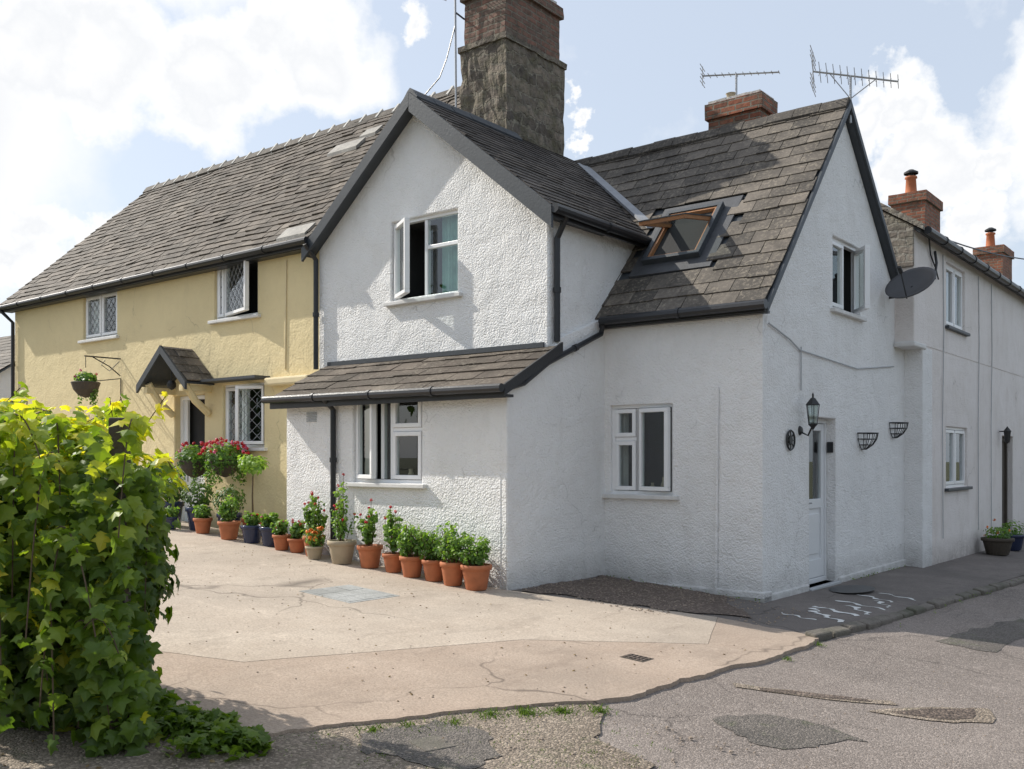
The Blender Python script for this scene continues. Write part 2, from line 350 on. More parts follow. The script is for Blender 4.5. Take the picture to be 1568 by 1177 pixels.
def roofplane(parent,name,p0,p1,q0,tw,rh,mat,**k):
    a=p1-p0; U=q0-p0; slab(name+'_deck',p0,a,U,a.length,U.length,.07,M['board'],parent)
    return slates(name+'_slates',p0,a,U,a.length,U.length,tw,rh,mat,parent,**k)
def ridge(parent,p0,p1,mat,seg=.32,w=.15,drop=.13,nib=False):
    mb=MB(); d=(p1-p0); n=max(1,int(d.length/seg)); d.normalize(); L_=(p1-p0).length/n
    side=d.cross(Vector((0,0,1))).normalized()
    for i in range(n):
        a=p0+d*(i*L_+.004); b=p0+d*((i+1)*L_-.004); dz=ru(-.009,.009)
        A1=[a+side*w+Vector((0,0,-drop+dz)),a+side*w*.35+Vector((0,0,.0+dz)),a+Vector((0,0,.035+dz)),a-side*w*.35+Vector((0,0,dz)),a-side*w+Vector((0,0,-drop+dz)),a-side*w*.9+Vector((0,0,-drop-.03+dz)),a+Vector((0,0,-.02+dz)),a+side*w*.9+Vector((0,0,-drop-.03+dz))]
        mb.prism(A1,[x+(b-a)+Vector((0,0,ru(-.004,.004))) for x in A1],0)
        if nib:
            c=a; A2=[c+side*w*1.0+Vector((0,0,-drop+.02)),c+Vector((0,0,.075)),c-side*w*1.0+Vector((0,0,-drop+.02)),c-side*w*.9+Vector((0,0,-drop-.04)),c+Vector((0,0,-.0)),c+side*w*.9+Vector((0,0,-drop-.04))]
            mb.prism([x-d*.02 for x in A2],[x+d*.03 for x in A2],1)
    mb.obj('ridge_tiles',[mat,M['mortar']],parent)
def gutter(parent,pts,r=.055,name='gutter'):
    mb=MB(); mb.tube(pts,r,0,10)
    p0,p1=Vector(pts[0]),Vector(pts[-1]); n=int((p1-p0).length/.9)
    d=(p1-p0).normalized()
    for i in range(1,n): c=p0.lerp(p1,i/n); mb.tube([c-d*.02,c+d*.02],r*1.2,0,10)
    return mb.obj(name,M['black'],parent,smooth=False)
def pipe(parent,pts,r=.036,name='downpipe',mat='black'):
    mb=MB(); mb.tube(pts,r,0,10)
    for i in range(len(pts)-1):
        a,b=Vector(pts[i]),Vector(pts[i+1]); n=int((b-a).length/.9)
        for k in range(1,n+1):
            c=a.lerp(b,k/(n+1)); d=(b-a).normalized(); mb.tube([c-d*.03,c+d*.03],r*1.3,0,10)
    return mb.obj(name,M[mat],parent,smooth=False)

V=Vector
# =============== WHITE COTTAGE ===============
wh=empty('white_cottage')
win_g=(3.56,4.74,3.66,4.72)
win_l=(3.37,4.56,1.29,2.36)
win_p=(1.13,2.0,1.15,2.24)
win_d=(2.15,3.2,3.52,4.46)
solid('front_block_wall',[(2.142,-.9),(2.142,4.52),(4.21,6.17),(6.21,4.55),(6.21,-.9)],'t',-1.1,2.6,M['white'],wh,[wc('F',-1.1,*win_g)])
solid('lean_to_wall',[(-1.94,-.9),(-1.94,2.36),(-1.0,2.82),(-1.0,-.9)],'S',2.16,5.87,M['white'],wh,[(win_l[0],win_l[1],-2.1,-1.18,win_l[2],win_l[3])])
solid('side_wall_thickening',[(-1.935,-.9),(-1.935,2.36),(-1.1,2.8),(-.95,3.0),(.1,3.38),(.1,-.9)],'S',2.085,2.3,M['white'],wh)
solid('wing_wall',[(0,-.9),(0,3.36),(2.5,6.16),(4.75,4.02),(5.2,3.9),(5.2,-.9)],'S',0,4.2,M['white'],wh,
  [wc('F',0,*win_p),wc('D',0,*win_d),(-.1,.5,1.36,2.26,0.0,2.1)])
pb=MB(); pb.box(-.03,2.06,-.035,.2,-.6,.10); pb.box(-.03,.3,-.034,1.3,-.6,.06); pb.box(-.03,.3,2.32,5.19,-.6,.04); pb.obj('plinth',M['white'],wh,bevel=.015)
pl=MB(); pl.box(-.036,2.05,-.041,-.03,-.6,.035); pl.obj('plinth_base',M['plinth'],wh)
ev=.807
roofplane(wh,'front_roof_east',P(1.98,-1.28,6.27-ev*2.23),P(1.98,2.5,6.27-ev*2.23),P(4.21,-1.28,6.27),.34,.13,M['slateD'],seed=3,wav=.01)
roofplane(wh,'front_roof_west',P(6.32,-1.28,6.27-ev*2.11),P(6.32,1.5,6.27-ev*2.11),P(4.21,-1.28,6.27),.34,.2,M['slateW'],seed=4)
ridge(wh,P(4.21,-1.29,6.30),P(4.21,.9,6.30),M['board'],.33,.13,.10)
roofplane(wh,'wing_roof_front',P(-.09,-.12,3.316),P(4.3,-.12,3.316),P(-.09,2.5,6.26),.34,.22,M['slateW'],seed=5,jit=.006,hole=(1.1,1.95,.95,2.0))
roofplane(wh,'wing_roof_back',P(-.09,4.85,4.03),P(4.3,4.85,4.03),P(-.09,2.5,6.26),.36,.25,M['slateW'],seed=6)
ridge(wh,P(-.10,2.5,6.29),P(4.3,2.5,6.29),M['slateW'],.36,.14,.12)
roofplane(wh,'lean_to_roof',P(2.0,-2.1,2.37),P(6.02,-2.1,2.37),P(2.0,-1.09,2.89),.42,.24,M['slateY'],seed=8,jit=.007)
lf=MB(); lf.box(2.2,6.0,-1.125,-1.09,2.88,2.94); lf.obj('lean_to_flashing',M['board'],wh)
lv=MB()
pv=[P(2.02,1.03,4.66),P(4.1,2.42,6.22)]
lv.hexa([pv[0]+V((-.05,-.035,-.02)),pv[0]+V((.05,.035,-.02)),pv[1]+V((.05,.035,-.02)),pv[1]+V((-.05,-.035,-.02)),pv[0]+V((-.05,-.035,.02)),pv[0]+V((.05,.035,.02)),pv[1]+V((.05,.035,.02)),pv[1]+V((-.05,-.035,.02))])
lv.obj('lead_valley',M['lead'],wh)
bb=MB()
def rake(mb,axis,plane0,plane1,p,q,h,mi=0):
    a=[(p[0],p[1]),(q[0],q[1]),(q[0],q[1]-h),(p[0],p[1]-h)]
    if axis=='t': mb.prism([P(x,plane0,z) for x,z in a],[P(x,plane1,z) for x,z in a],mi)
    else: mb.prism([P(plane0,x,z) for x,z in a],[P(plane1,x,z) for x,z in a],mi)
rake(bb,'t',-1.31,-1.27,(4.2101,6.275),(1.95,6.275-ev*2.26),.25); rake(bb,'t',-1.311,-1.27,(4.2099,6.275),(6.34,6.275-ev*2.13),.18)
rake(bb,'t',-1.27,-1.10,(4.21,6.19),(1.98,6.19-ev*2.23),.04); rake(bb,'t',-1.27,-1.10,(4.21,6.19),(6.32,6.19-ev*2.11),.04)
bb.box(1.97,2.13,-1.27,-.0,4.36,4.40)
rake(bb,'S',-.12,-.092,(-.14,3.27),(2.5,6.27),.10); rake(bb,'S',-.121,-.092,(2.5001,6.27),(4.85,4.04),.10)
bb.obj('bargeboards',M['board'],wh)
fa=MB(); fa.box(1.965,2.0,-1.26,.95,4.33,4.47); fa.box(-.08,2.08,-.135,-.10,3.2,3.32); fa.box(-.08,2.09,-.10,.01,3.19,3.22); fa.box(1.99,6.0,-2.11,-2.08,2.24,2.37); fa.box(2.0,6.0,-2.08,-1.93,2.25,2.28)
rake(fa,'S',1.97,2.0,(-2.12,2.38),(-1.05,2.93),.12); rake(fa,'S',2.0,2.09,(-2.08,2.30),(-1.05,2.84),.03)
fa.obj('fascias',M['black'],wh)
gutter(wh,[P(1.91,-1.30,4.42),P(1.91,.92,4.40)]); gutter(wh,[P(-.12,-.19,3.27),P(2.02,-.19,3.27)]); gutter(wh,[P(1.97,-2.17,2.34),P(6.05,-2.17,2.36)],.048)
pipe(wh,[P(1.95,-1.0,4.40),P(2.09,-1.0,4.15),P(2.09,-1.0,2.95)])
pipe(wh,[P(2.0,-.15,3.27),P(2.04,-.15,3.12),P(2.04,-1.25,2.68),P(2.04,-1.7,2.42),P(2.0,-2.1,2.33)],.033,'gutter_link_pipe')
pipe(wh,[P(6.2,-1.36,4.6),P(6.2,-1.16,4.4),P(6.2,-1.16,2.85)])
pipe(wh,[P(4.87,-2.15,2.34),P(4.87,-1.99,2.2),P(4.87,-1.99,.3)])
pipe(wh,[P(.54,-.02,2.4),P(.56,-.02,.05)],.018,'cable_conduit','white')
H_=math.radians
window(wh,'gable_window',FF(-1.1),*win_g,[(0,.5,0,.62,'fixed',0,0),(0,.5,.62,1,'fixed',0,0),(.5,1,0,1,'open',H_(30),1)],[(0,.36,'curtA')])
window(wh,'lean_to_window',FF(-1.94),*win_l,[(0,.46,0,.60,'sash',0,0),(0,.46,.60,1,'sash',0,0),(.46,.6,0,1,'fixed',0,0),(.6,1,0,1,'open',H_(16),1)],[(.80,.98,'curtW'),(0,.07,'curtA')])
window(wh,'kitchen_window',FF(0),*win_p,[(0,.58,0,1,'open',H_(9),1),(.58,1,0,.62,'sash',0,0),(.58,1,.62,1,'sash',0,0)],[(.84,1,'curtW'),(0,.12,'curtW')])
window(wh,'gable_end_window',FD(0),*win_d,[(0,.5,0,1,'sash',0,0),(.5,1,0,1,'open',H_(38),1)],[(.0,.45,'curtW')])
wj=sub('window_board_objects',wh); m=MB()
for (S,r,h) in ((1.35,.035,.2),(1.5,.05,.13),(1.7,.03,.22)): m.lathe(P(S,.17,1.16),[(r*.8,0),(r,h*.3),(r*.8,h*.6),(r*.35,h*.75),(r*.4,h)],0,14)
for (S,r,h) in ((3.7,.05,.16),(3.95,.035,.22)): m.lathe(P(S,-1.78,1.30),[(r*.8,0),(r,h*.4),(r*.5,h*.8),(r*.6,h)],0,14)
m.obj('jugs_and_bottles',M['beigepot'],wj,smooth=True)
dr=sub('front_door',wh)
F=FD(0); d=MB(); ring(d,F,1.362,2.258,.002,2.098,-.2,-.12,.06); 
d.mbox(F,1.43,1.53,-.18,-.13,.07,2.03); d.mbox(F,2.1,2.19,-.18,-.13,.07,2.03); d.mbox(F,1.53,2.1,-.18,-.13,.07,.30); d.mbox(F,1.53,2.1,-.18,-.13,.95,1.07); d.mbox(F,1.53,2.1,-.18,-.13,1.94,2.03)
d.mbox(F,1.53,2.1,-.17,-.15,.30,.95); d.mbox(F,1.60,2.03,-.165,-.135,.37,.88)
d.obj('door_leaf',M['doorw'],dr,bevel=.006)
gb=MB(); pane(gb,F,1.53,2.1,1.07,1.94,-.155); gb.obj('door_glass',M['glass'],dr,fixn=False)
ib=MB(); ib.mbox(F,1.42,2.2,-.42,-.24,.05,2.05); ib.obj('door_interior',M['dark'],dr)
hb=MB(); hb.mbox(F,1.455,1.50,-.13,-.118,.92,1.15); hb.tube([F(1.478,-.12,1.03),F(1.478,-.07,1.03),F(1.60,-.07,1.03)],.012); hb.obj('door_handle',M['metal'],dr)
st=MB(); st.mbox(F,1.3,2.34,-.2,.05,-.12,.0); st.obj('door_step',M['grey'],dr,bevel=.01)
bx=MB(); bx.box(.03,.11,2.235,2.262,1.66,1.8); bx.obj('key_safe',M['black'],wh,bevel=.008)
vb=MB()
for i in range(6): vb.box(5.25,5.44,-1.955,-1.93,2.06+i*.022,2.072+i*.022)
vb.obj('air_vent',M['grey'],wh)
# rooflight
rl=sub('rooflight',wh)
O=P(-.09,-.12,3.316); aa=V((-1,0,0)); UU=(P(-.09,2.5,6.26)-O).normalized(); NN=aa.cross(UU).normalized(); NN=NN if NN.z>0 else -NN
def RF(a,n,b): return O+aa*a+UU*b+NN*n
q=MB(); ring(q,RF,.93,2.06,.76,2.16,-.02,.012,.22); q.obj('rooflight_flashing',M['leadD'],rl)
q=MB(); ring(q,RF,1.12,1.93,.96,1.98,-.0,.09,.06); q.obj('rooflight_frame',M['board'],rl,bevel=.005)
q=MB(); q.mbox(RF,1.16,1.90,-.02,.018,1.0,1.95); q.obj('rooflight_dark_panel',M['dark'],rl)  # thin near-black panel; its colour stands in for shade inside the opening
q=MB(); ring(q,RF,1.18,1.87,1.02,1.92,.01,.07,.03); q.obj('rooflight_lining',M['wood'],rl)
ca,sa=math.cos(H_(40)),math.sin(H_(40))
def RS(a,n,b): 
    bb_=b-1.62; return RF(a,.08+bb_*(-sa)*1+n*ca,1.62+bb_*ca+n*sa)
q=MB(); ring(q,RS,1.20,1.85,1.0,1.90,0,.045,.05,0); q.obj('sash_wood',M['wood'],rl)
q=MB(); ring(q,RS,1.19,1.86,.99,1.91,.046,.06,.07,0); q.obj('sash_cover',M['board'],rl)
q=MB(); pane(q,RS,1.25,1.80,1.05,1.85,.03); q.obj('sash_glass',M['glass'],rl,fixn=False)
# big chimney
ch=sub('stone_chimney',wh)
def stack(name,S0,S1,t0,t1,z0,z1,mat,par,amp=.02,n=7):
    bm=bmesh.new(); mb=MB(); mb.box(S0,S1,t0,t1,z0,z1); o=mb.obj(name,mat,par)
    bm.from_mesh(o.data); bmesh.ops.subdivide_edges(bm,edges=bm.edges,cuts=n,use_grid_fill=True)
    for v in bm.verts:
        nn=mnoise.noise_vector(v.co*4.3)*amp+mnoise.noise_vector(v.co*13)*amp*.5; v.co+=nn
    bm.to_mesh(o.data); bm.free(); return o
stack('lower_stack',4.26,5.16,.74,2.19,4.6,7.70,M['stone'],ch,.04,22)
stack('ledge',4.235,5.185,.71,2.22,7.68,7.76,M['stone'],ch,.025,8)
stack('upper_stack',4.31,5.11,.79,2.13,7.75,8.56,M['brickOld'],ch,.016,14)
stack('cap_course',4.26,5.16,.74,2.18,8.46,8.63,M['brickOld'],ch,.014,8)
stack('cap_top',4.33,5.09,.8,2.1,8.63,8.72,M['mortar'],ch,.02,6)
cm=MB()
for S,t in((4.7,1.1),(4.7,1.75)): cm.lathe(P(S,t,8.65),[(.13,0),(.12,.1),(.10,.32),(.125,.34),(.125,.38),(.09,.38),(.08,.1)],0,16)
cm.obj('chimney_pots',M['terracotta'],ch,smooth=True)
c2=sub('brick_chimney',wh)
stack('stack',1.2,2.0,2.62,3.1,5.6,6.66,M['brick'],c2,.006,8); stack('corbel',1.16,2.04,2.58,3.14,6.50,6.72,M['brick'],c2,.006,6); stack('top',1.2,2.0,2.62,3.1,6.72,6.77,M['mortar'],c2,.01,6)
q=MB(); q.lathe(P(1.75,2.85,6.75),[(.07,0),(.065,.14),(.08,.15),(.05,.16)],0,14); q.obj('chimney_pot',M['beigepot'],c2,smooth=True)

# =============== YELLOW COTTAGE ===============
yc=empty('yellow_cottage')
wy1=(11.75,12.95,3.78,4.62); wy2=(7.66,8.78,3.78,4.68); wy3=(7.5,8.55,1.75,2.74)
solid('walls',[(-1.08,-.9),(-1.08,4.72),(2.01,7.62),(5.1,4.72),(5.1,-.9)],'S',6.15,15.75,M['yellow'],yc,
 [wc('F',-1.08,*wy1),wc('F',-1.08,*wy2),wc('F',-1.08,*wy3),(9.05,9.9,-1.3,-.7,.45,2.62)])
solid('party_gable',[(-.9,-.9),(-.9,4.85),(2.01,7.6),(5.1,4.7),(5.1,-.9)],'S',5.12,6.3,M['white'],yc)
def yz(t): return 4.70+.945*(t+1.26)
roofplane(yc,'roof_front',P(6.24,-1.26,4.70),P(15.95,-1.26,4.70),P(6.24,2.01,7.79),.27,.175,M['slateY'],seed=11,jit=.009,wav=.04)
roofplane(yc,'roof_front_return',P(5.12,-.95,yz(-.95)),P(6.235,-.95,yz(-.95)),P(5.12,2.01,7.79),.27,.175,M['slateY'],seed=13,jit=.009,wav=.01)
roofplane(yc,'roof_back',P(5.12,5.28,4.70),P(15.95,5.28,4.70),P(5.12,2.01,7.79),.30,.21,M['slateY'],seed=12)
ridge(yc,P(5.15,2.01,7.83),P(15.95,2.01,7.83),M['slateY'],.42,.15,.13,nib=True)
q=MB()
def patch(mb,S0,S1,t0,t1,h):
    mb.hexa([P(S0,t0,yz(t0)),P(S1,t0,yz(t0)),P(S1,t1,yz(t1)),P(S0,t1,yz(t1)),P(S0,t0,yz(t0)+h),P(S1,t0,yz(t0)+h),P(S1,t1,yz(t1)+h),P(S0,t1,yz(t1)+h)])
patch(q,7.75,8.5,1.0,1.22,.06); patch(q,7.6,8.0,1.30,1.48,.06); patch(q,6.4,7.05,-1.2,-1.0,.06); q.obj('replacement_slates',M['slateL'],yc)
rb=MB(); rake(rb,'S',15.93,15.97,(-1.28,4.70),(2.01,7.80),.16); rake(rb,'S',15.93,15.971,(2.0101,7.80),(5.3,4.70),.16); rb.box(6.3,15.9,-1.27,-1.24,4.58,4.69); rb.box(6.3,15.9,-1.24,-1.07,4.57,4.60); rb.obj('fascia',M['black'],yc)
gutter(yc,[P(6.2,-1.33,4.66),P(16.0,-1.33,4.64)],.048); pipe(yc,[P(15.85,-1.33,4.6),P(15.7,-1.14,4.35),P(15.7,-1.14,.9)])
pipe(yc,[P(6.95,-1.09,4.5),P(6.98,-1.09,2.9)],.01,'wall_cable','ledge')
pn=[(0,.5,0,1,'sash',0,0),(.5,1,0,1,'sash',0,0)]
window(yc,'bedroom_window',FF(-1.08),*wy1,pn,[(.7,1,'curtW')],lattice=True)
window(yc,'landing_window',FF(-1.08),*wy2,[(0,.8,0,1,'open',H_(14),1),(.8,1,0,1,'sash',0,0)],[(0,.2,'curtW')],lattice=True)
window(yc,'living_room_window',FF(-1.08),*wy3,[(0,.5,0,1,'open',H_(30),0),(.5,1,0,1,'sash',0,0)],[(0,.2,'curtW')],lattice=True)
q=MB(); q.mbox(FF(-1.08),7.35,8.75,-.02,.28,2.78,2.82); q.obj('window_canopy',M['board'],yc)
q=MB(); q.mbox(FF(-1.08),6.3,7.3,-.02,.16,2.66,2.78); q.obj('wall_ledge',M['ledge'],yc,bevel=.03)
q=MB(); F2=FF(-1.08); ring(q,F2,9.055,9.895,.455,2.615,-.2,-.1,.06); q.mbox(F2,9.12,9.84,-.18,-.14,.5,1.4); q.mbox(F2,9.12,9.22,-.18,-.14,1.4,2.56);q.mbox(F2,9.74,9.84,-.18,-.14,1.4,2.56);q.obj('cottage_door',M['upvc'],yc)
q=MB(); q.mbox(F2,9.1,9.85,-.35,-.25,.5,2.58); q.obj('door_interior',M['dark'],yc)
pc=sub('porch_canopy',yc)
slates('canopy_slates_a',P(8.75,-1.62,2.80),V((0,1,0)),P(9.4,-1.62,3.36)-P(8.75,-1.62,2.80),.56,.86,.28,.2,M['slateW'],pc,seed=20)
slates('canopy_slates_b',P(10.05,-1.62,2.80),V((0,1,0)),P(9.4,-1.62,3.36)-P(10.05,-1.62,2.80),.56,.86,.28,.2,M['slateW'],pc,seed=21)
q=MB(); rake(q,'t',-1.66,-1.62,(9.3999,3.38),(8.7,2.78),.13); rake(q,'t',-1.661,-1.62,(9.4001,3.38),(10.1,2.78),.13)
q.hexa([P(8.77,-1.6,2.75),P(9.4,-1.6,3.28),P(9.4,-1.08,3.28),P(8.77,-1.08,2.75),P(8.77,-1.6,2.78),P(9.4,-1.6,3.32),P(9.4,-1.08,3.32),P(8.77,-1.08,2.78)])
q.hexa([P(10.03,-1.6,2.75),P(9.4,-1.6,3.28),P(9.4,-1.08,3.28),P(10.03,-1.08,2.75),P(10.03,-1.6,2.78),P(9.4,-1.6,3.32),P(9.4,-1.08,3.32),P(10.03,-1.08,2.78)])
q.obj('canopy_boards',M['board'],pc)
q=MB()
for S in (8.9,9.92):
    q.tube([P(S,-1.1,2.3),P(S,-1.35,2.5),P(S,-1.55,2.8)],.06,0,8); q.box(S-.05,S+.05,-1.6,-1.07,2.64,2.74)
q.obj('canopy_brackets',M['yellow'],pc)
q=MB(); q.lathe(P(9.4,-1.45,2.78),[(.0,.2),(.01,.19),(.01,.06),(.05,.05),(.075,.0),(.07,-.05),(.03,-.09),(0,-.1)],0,14); q.tube([P(9.4,-1.45,2.95),P(9.4,-1.45,3.28)],.006); q.obj('hanging_porch_lamp',M['iron'],pc)
q=MB(); q.tube([P(11.6,-1.09,3.35),P(11.6,-1.75,3.35)],.012);q.tube([P(11.6,-1.1,3.05),P(11.6,-1.3,3.2),P(11.6,-1.6,3.34)],.01)
q.tube([P(11.6,-1.12,3.3),P(11.6,-1.3,3.12),P(11.6,-1.45,3.22),P(11.6,-1.38,3.3)],.007); q.tube([P(11.6,-1.73,3.35),P(11.6,-1.73,3.15)],.006); q.obj('iron_bracket',M['iron'],yc)

# =============== TERRACE (right) ===============
tr=empty('terraced_house')
tw1=(6.5,7.7,3.74,4.78); tw2=(6.5,7.9,1.1,2.1)
solid('lower_wall',[(5.19,-.9),(5.19,3.35),(30,3.9),(30,-.9)],'S',-.27,4.6,M['cream'],tr,[wc('D',-.27,*tw2),(-.4,.3,10.6,11.6,-.3,2.02)])
solid('pier',[(-.275,-.9),(.1,-.9),(.1,3.28),(-.275,3.28)],'t',5.18,5.7,M['white'],tr)
solid('upper_wall',[(-.278,3.3),(-.278,4.98),(2.2,6.6),(4.5,5.0),(4.5,3.3)],'t',4.72,30,M['cream'],tr,[wc('D',-.278,*tw1)])
solid('stone_gable_face',[(-.283,4.42),(-.283,5.02),(.7,5.66),(.7,4.42)],'t',4.685,4.722,M['stoneL'],tr)
q=MB(); q.box(-.30,.0,4.66,5.3,3.24,3.32); q.obj('corbel_ledge',M['sill'],tr,bevel=.02)
roofplane(tr,'roof_front',P(-.40,4.70,4.97),P(-.40,30,4.97),P(2.2,4.70,6.68),.35,.24,M['slateW'],seed=31)
roofplane(tr,'roof_back',P(4.7,4.70,4.97),P(4.7,30,4.97),P(2.2,4.70,6.68),.35,.24,M['slateW'],seed=32)
q=MB(); rake(q,'t',4.64,4.74,(-.42,5.03),(2.2,6.75),.09); q.obj('stone_verge',M['stoneL'],tr)
gutter(tr,[P(-.46,4.75,4.94),P(-.46,30,4.94)],.06)
window(tr,'bedroom_window',FD(-.278),*tw1,[(0,.5,0,1,'sash',0,0),(.5,1,0,1,'sash',0,0)],[(.6,1,'curtW')],sillm='board')
window(tr,'parlour_window',FD(-.27),*tw2,[(0,.5,0,1,'sash',0,0),(.5,1,0,1,'sash',0,0)],[(.0,.3,'curtW')],sillm='board')
F3=FD(-.27); q=MB(); ring(q,F3,10.62,11.58,-.3,2.0,-.2,-.1,.08); q.mbox(F3,10.7,11.5,-.19,-.14,-.25,1.95); q.obj('terrace_door',M['oldwood'],tr)
for (t0,S0,zt,zb) in ((12.9,1.8,7.6,6.2),(20.9,1.8,7.75,6.2)):
    c=sub('terrace_chimney',tr)
    stack('stack',S0,S0+.75,t0,t0+1.3,zb,zt,M['brick'],c,.006,8); stack('corbel',S0-.05,S0+.8,t0-.05,t0+1.35,zt-.12,zt+.1,M['brick'],c,.006,6)
    q=MB(); q.lathe(P(S0+.4,t0+.35,zt+.1),[(.14,0),(.13,.1),(.11,.4),(.14,.42),(.13,.46),(.08,.46)],0,16); q.obj('chimney_pot',M['terracotta'],c,smooth=True)
    q=MB(); q.lathe(P(S0+.4,t0+.35,zt+.62),[(.16,.0),(.16,.04),(.06,.1),(.0,.1)],0,16); q.lathe(P(S0+.4,t0+.35,zt+.52),[(.07,0),(.07,.12)],0,12); q.obj('cowl',M['iron'],c)
q=MB()
for t in (6.25,8.6,9.6):
    q.tube([P(-.29,t,4.85),P(-.29,t+.05,3.6),P(-.29,t-.03,2.2),P(-.29,t,.3)],.008,0,6)
q.tube([P(-.02,.12,3.1),P(-.02,.7,2.98),P(-.02,1.0,2.88),P(-.02,3.0,2.80),P(-.02,4.6,2.95)],.009,0,6)
q.tube([P(-.02,1.05,2.92),P(-.02,1.05,2.4)],.009,0,6)
q.obj('wall_cables',M['grey'],tr)
q=MB(); pts=[P(-.35,5.2,5.0)]
for i in range(1,13): s=i/12; pts.append(P(-.35-.9*s,5.2+9*s,5.0+1.0*s-.9*s*(1-s)))
q.tube(pts,.012,0,5)
q.tube([P(-.35,5.2,5.0),P(-.3,5.5,4.72),P(-.31,5.75,4.55),P(-.31,5.9,4.4)],.012,0,5)
q.tube([P(-.3,5.45,4.45),P(-.36,5.5,4.35),P(-.36,5.6,4.6),P(-.31,5.7,4.8)],.022,0,6)
q.obj('overhead_cable',M['black'],tr)

dh=empty('distant_house')
solid('walls',[(3,-1),(3,4),(6,6),(9,4),(9,-1)],'S',27,34,M['cream'],dh)
roofplane(dh,'roof',P(26.8,2.8,3.95),P(34.2,2.8,3.95),P(26.8,6,6.1),.4,.3,M['slateW'],seed=40)
roofplane(dh,'roof_rear',P(26.8,9.2,3.95),P(34.2,9.2,3.95),P(26.8,6,6.1),.4,.3,M['slateW'],seed=41)

# =============== GROUND ===============
def poly_sheet(name,pts,h,mat,rough=.05,thick=0,step=.25,far=12):
    out=[]
    for i in range(len(pts)):
        a=V((*pts[i][:2],0)); b=V((*pts[(i+1)%len(pts)][:2],0)); n=max(1,int((b-a).length/step)) if rough else 1
        if (b-a).length>far: n=1
        for k in range(n):
            p=a.lerp(b,k/n)
            if rough: nv=mnoise.noise_vector(p*2.1)*rough+mnoise.noise_vector(p*6.3)*rough*.5; p=p+V((nv.x,nv.y,0))
            out.append(p)
    mb=MB(); top=[P(p.x,p.y,g(p.x,p.y)+h) for p in out]
    if thick: mb.prism(top,[x-V((0,0,thick)) for x in top])
    else: mb.add(top,[tuple(range(len(top)))])
    return mb.obj(name,mat)
def chaikin(pts,it=2):
    for _ in range(it):
        o=[pts[0]]
        for a,b in zip(pts[:-1],pts[1:]):
            o.append((a[0]*.75+b[0]*.25,a[1]*.75+b[1]*.25)); o.append((a[0]*.25+b[0]*.75,a[1]*.25+b[1]*.75))
        o.append(pts[-1]); pts=o
    return pts
def wob(pts,amp,sub_=4):
    o=[]
    for a,b in zip(pts[:-1],pts[1:]):
        for k in range(sub_):
            x=a[0]+(b[0]-a[0])*k/sub_; y=a[1]+(b[1]-a[1])*k/sub_; nv=mnoise.noise_vector(V((x,y,3))*3)*amp+mnoise.noise_vector(V((x,y,3))*11)*amp*.6; o.append((x+nv.x,y+nv.y))
    o.append(pts[-1]); return o
gm=MB(); SS=[-500,-120,-40,-12,16,40,120,500]; TT=[-500,-120,-40,-16,40,80,160,600]
gv=[[P(s,t,g(s,t)-.12) for t in TT] for s in SS]
for i in range(7):
    for j in range(7): gm.add([gv[i][j],gv[i+1][j],gv[i+1][j+1],gv[i][j+1]],[(0,1,2,3)])
gm.obj('ground',M['earth'])
RH=-.034; VH=-.022
poly_sheet('road',[(-1.2,-1.3),(-1.36,2),(-1.6,6),(-1.6,39.9),(-9,39.9),(-11.9,-15.9),(3,-15.9),(3,-9.5),(0.4,-7),(.2,-5.5),(-.4,-4.4),(-.8,-3.6),(-.9,-2.6)],RH,M['asph'],0)
poly_sheet('gravel_verge',[(-.5,-4.3),(0,-5.5),(.4,-6.4),(.8,-6.6),(2.2,-6.5),(6,-6.3),(9,-6.5),(9,-12),(2,-12),(-.9,-10.2),(-2.3,-7.4),(-1.9,-6.1),(-1.3,-5.0)],VH,M['apron'],.26,0,.12)
inner=[(-.1,-1.3),(-.6,-2.5),(.5,-3.7),(1.3,-5.9),(2.4,-6.4)]
edge=wob(inner,.010,7)
poly_sheet('driveway',[(15.6,-5),(15.6,-1.3),(7.3,-1.6),(4,-1.6),(2.14,-1.94)]+edge+[(12,-6.4)],-.0,M['conc'],.0,.12)
outer=wob(chaikin([(-.4,-1.31),(-1.05,-1.33),(-1.15,-1.37),(-1.19,-1.6),(-1.2,-2.0),(-1.2,-2.61),(-1.06,-3.2),(-1.03,-3.9),(-1.0,-4.6),(-.72,-5.05),(-.46,-5.57),(-.2,-6.3),(-.02,-6.75),(.05,-6.85),(1,-6.85),(2.38,-6.7)],1),.045,7)
poly_sheet('driveway_outer_strip',outer+[(x-.004,y-.001) for x,y in edge[::-1]],-.002,M['conc2'],.0,.1)
poly_sheet('pavement',[(-.2,-1.28),(2.2,-1.9),(2.2,.2),(.1,.2),(.1,5.2),(-.1,5.3),(-.1,29.9),(-1.45,29.9),(-1.5,6),(-1.28,2),(-1.06,-1.36)],-.008,M['pave'],0,.1)
poly_sheet('gravel_bed',[(2.08,-1.82),(2.08,-.05),(.5,-.06),(.25,-.4),(-.1,-.7),(-.3,-1.0),(.0,-1.25),(.8,-1.45)],.004,M['gravel'],.16,0,.1)
kb=MB(); path=[(-1.02,-1.40),(-1.16,-.4),(-1.23,.6),(-1.30,1.94),(-1.42,3.6),(-1.56,5.49),(-1.58,9),(-1.56,16),(-1.52,29.8)]
acc=[]
for i in range(len(path)-1):
    a=V(path[i]);b=V(path[i+1]); n=max(1,round((b-a).length/.34))
    for k in range(n): acc.append(a.lerp(b,k/n))
acc.append(V(path[-1]))
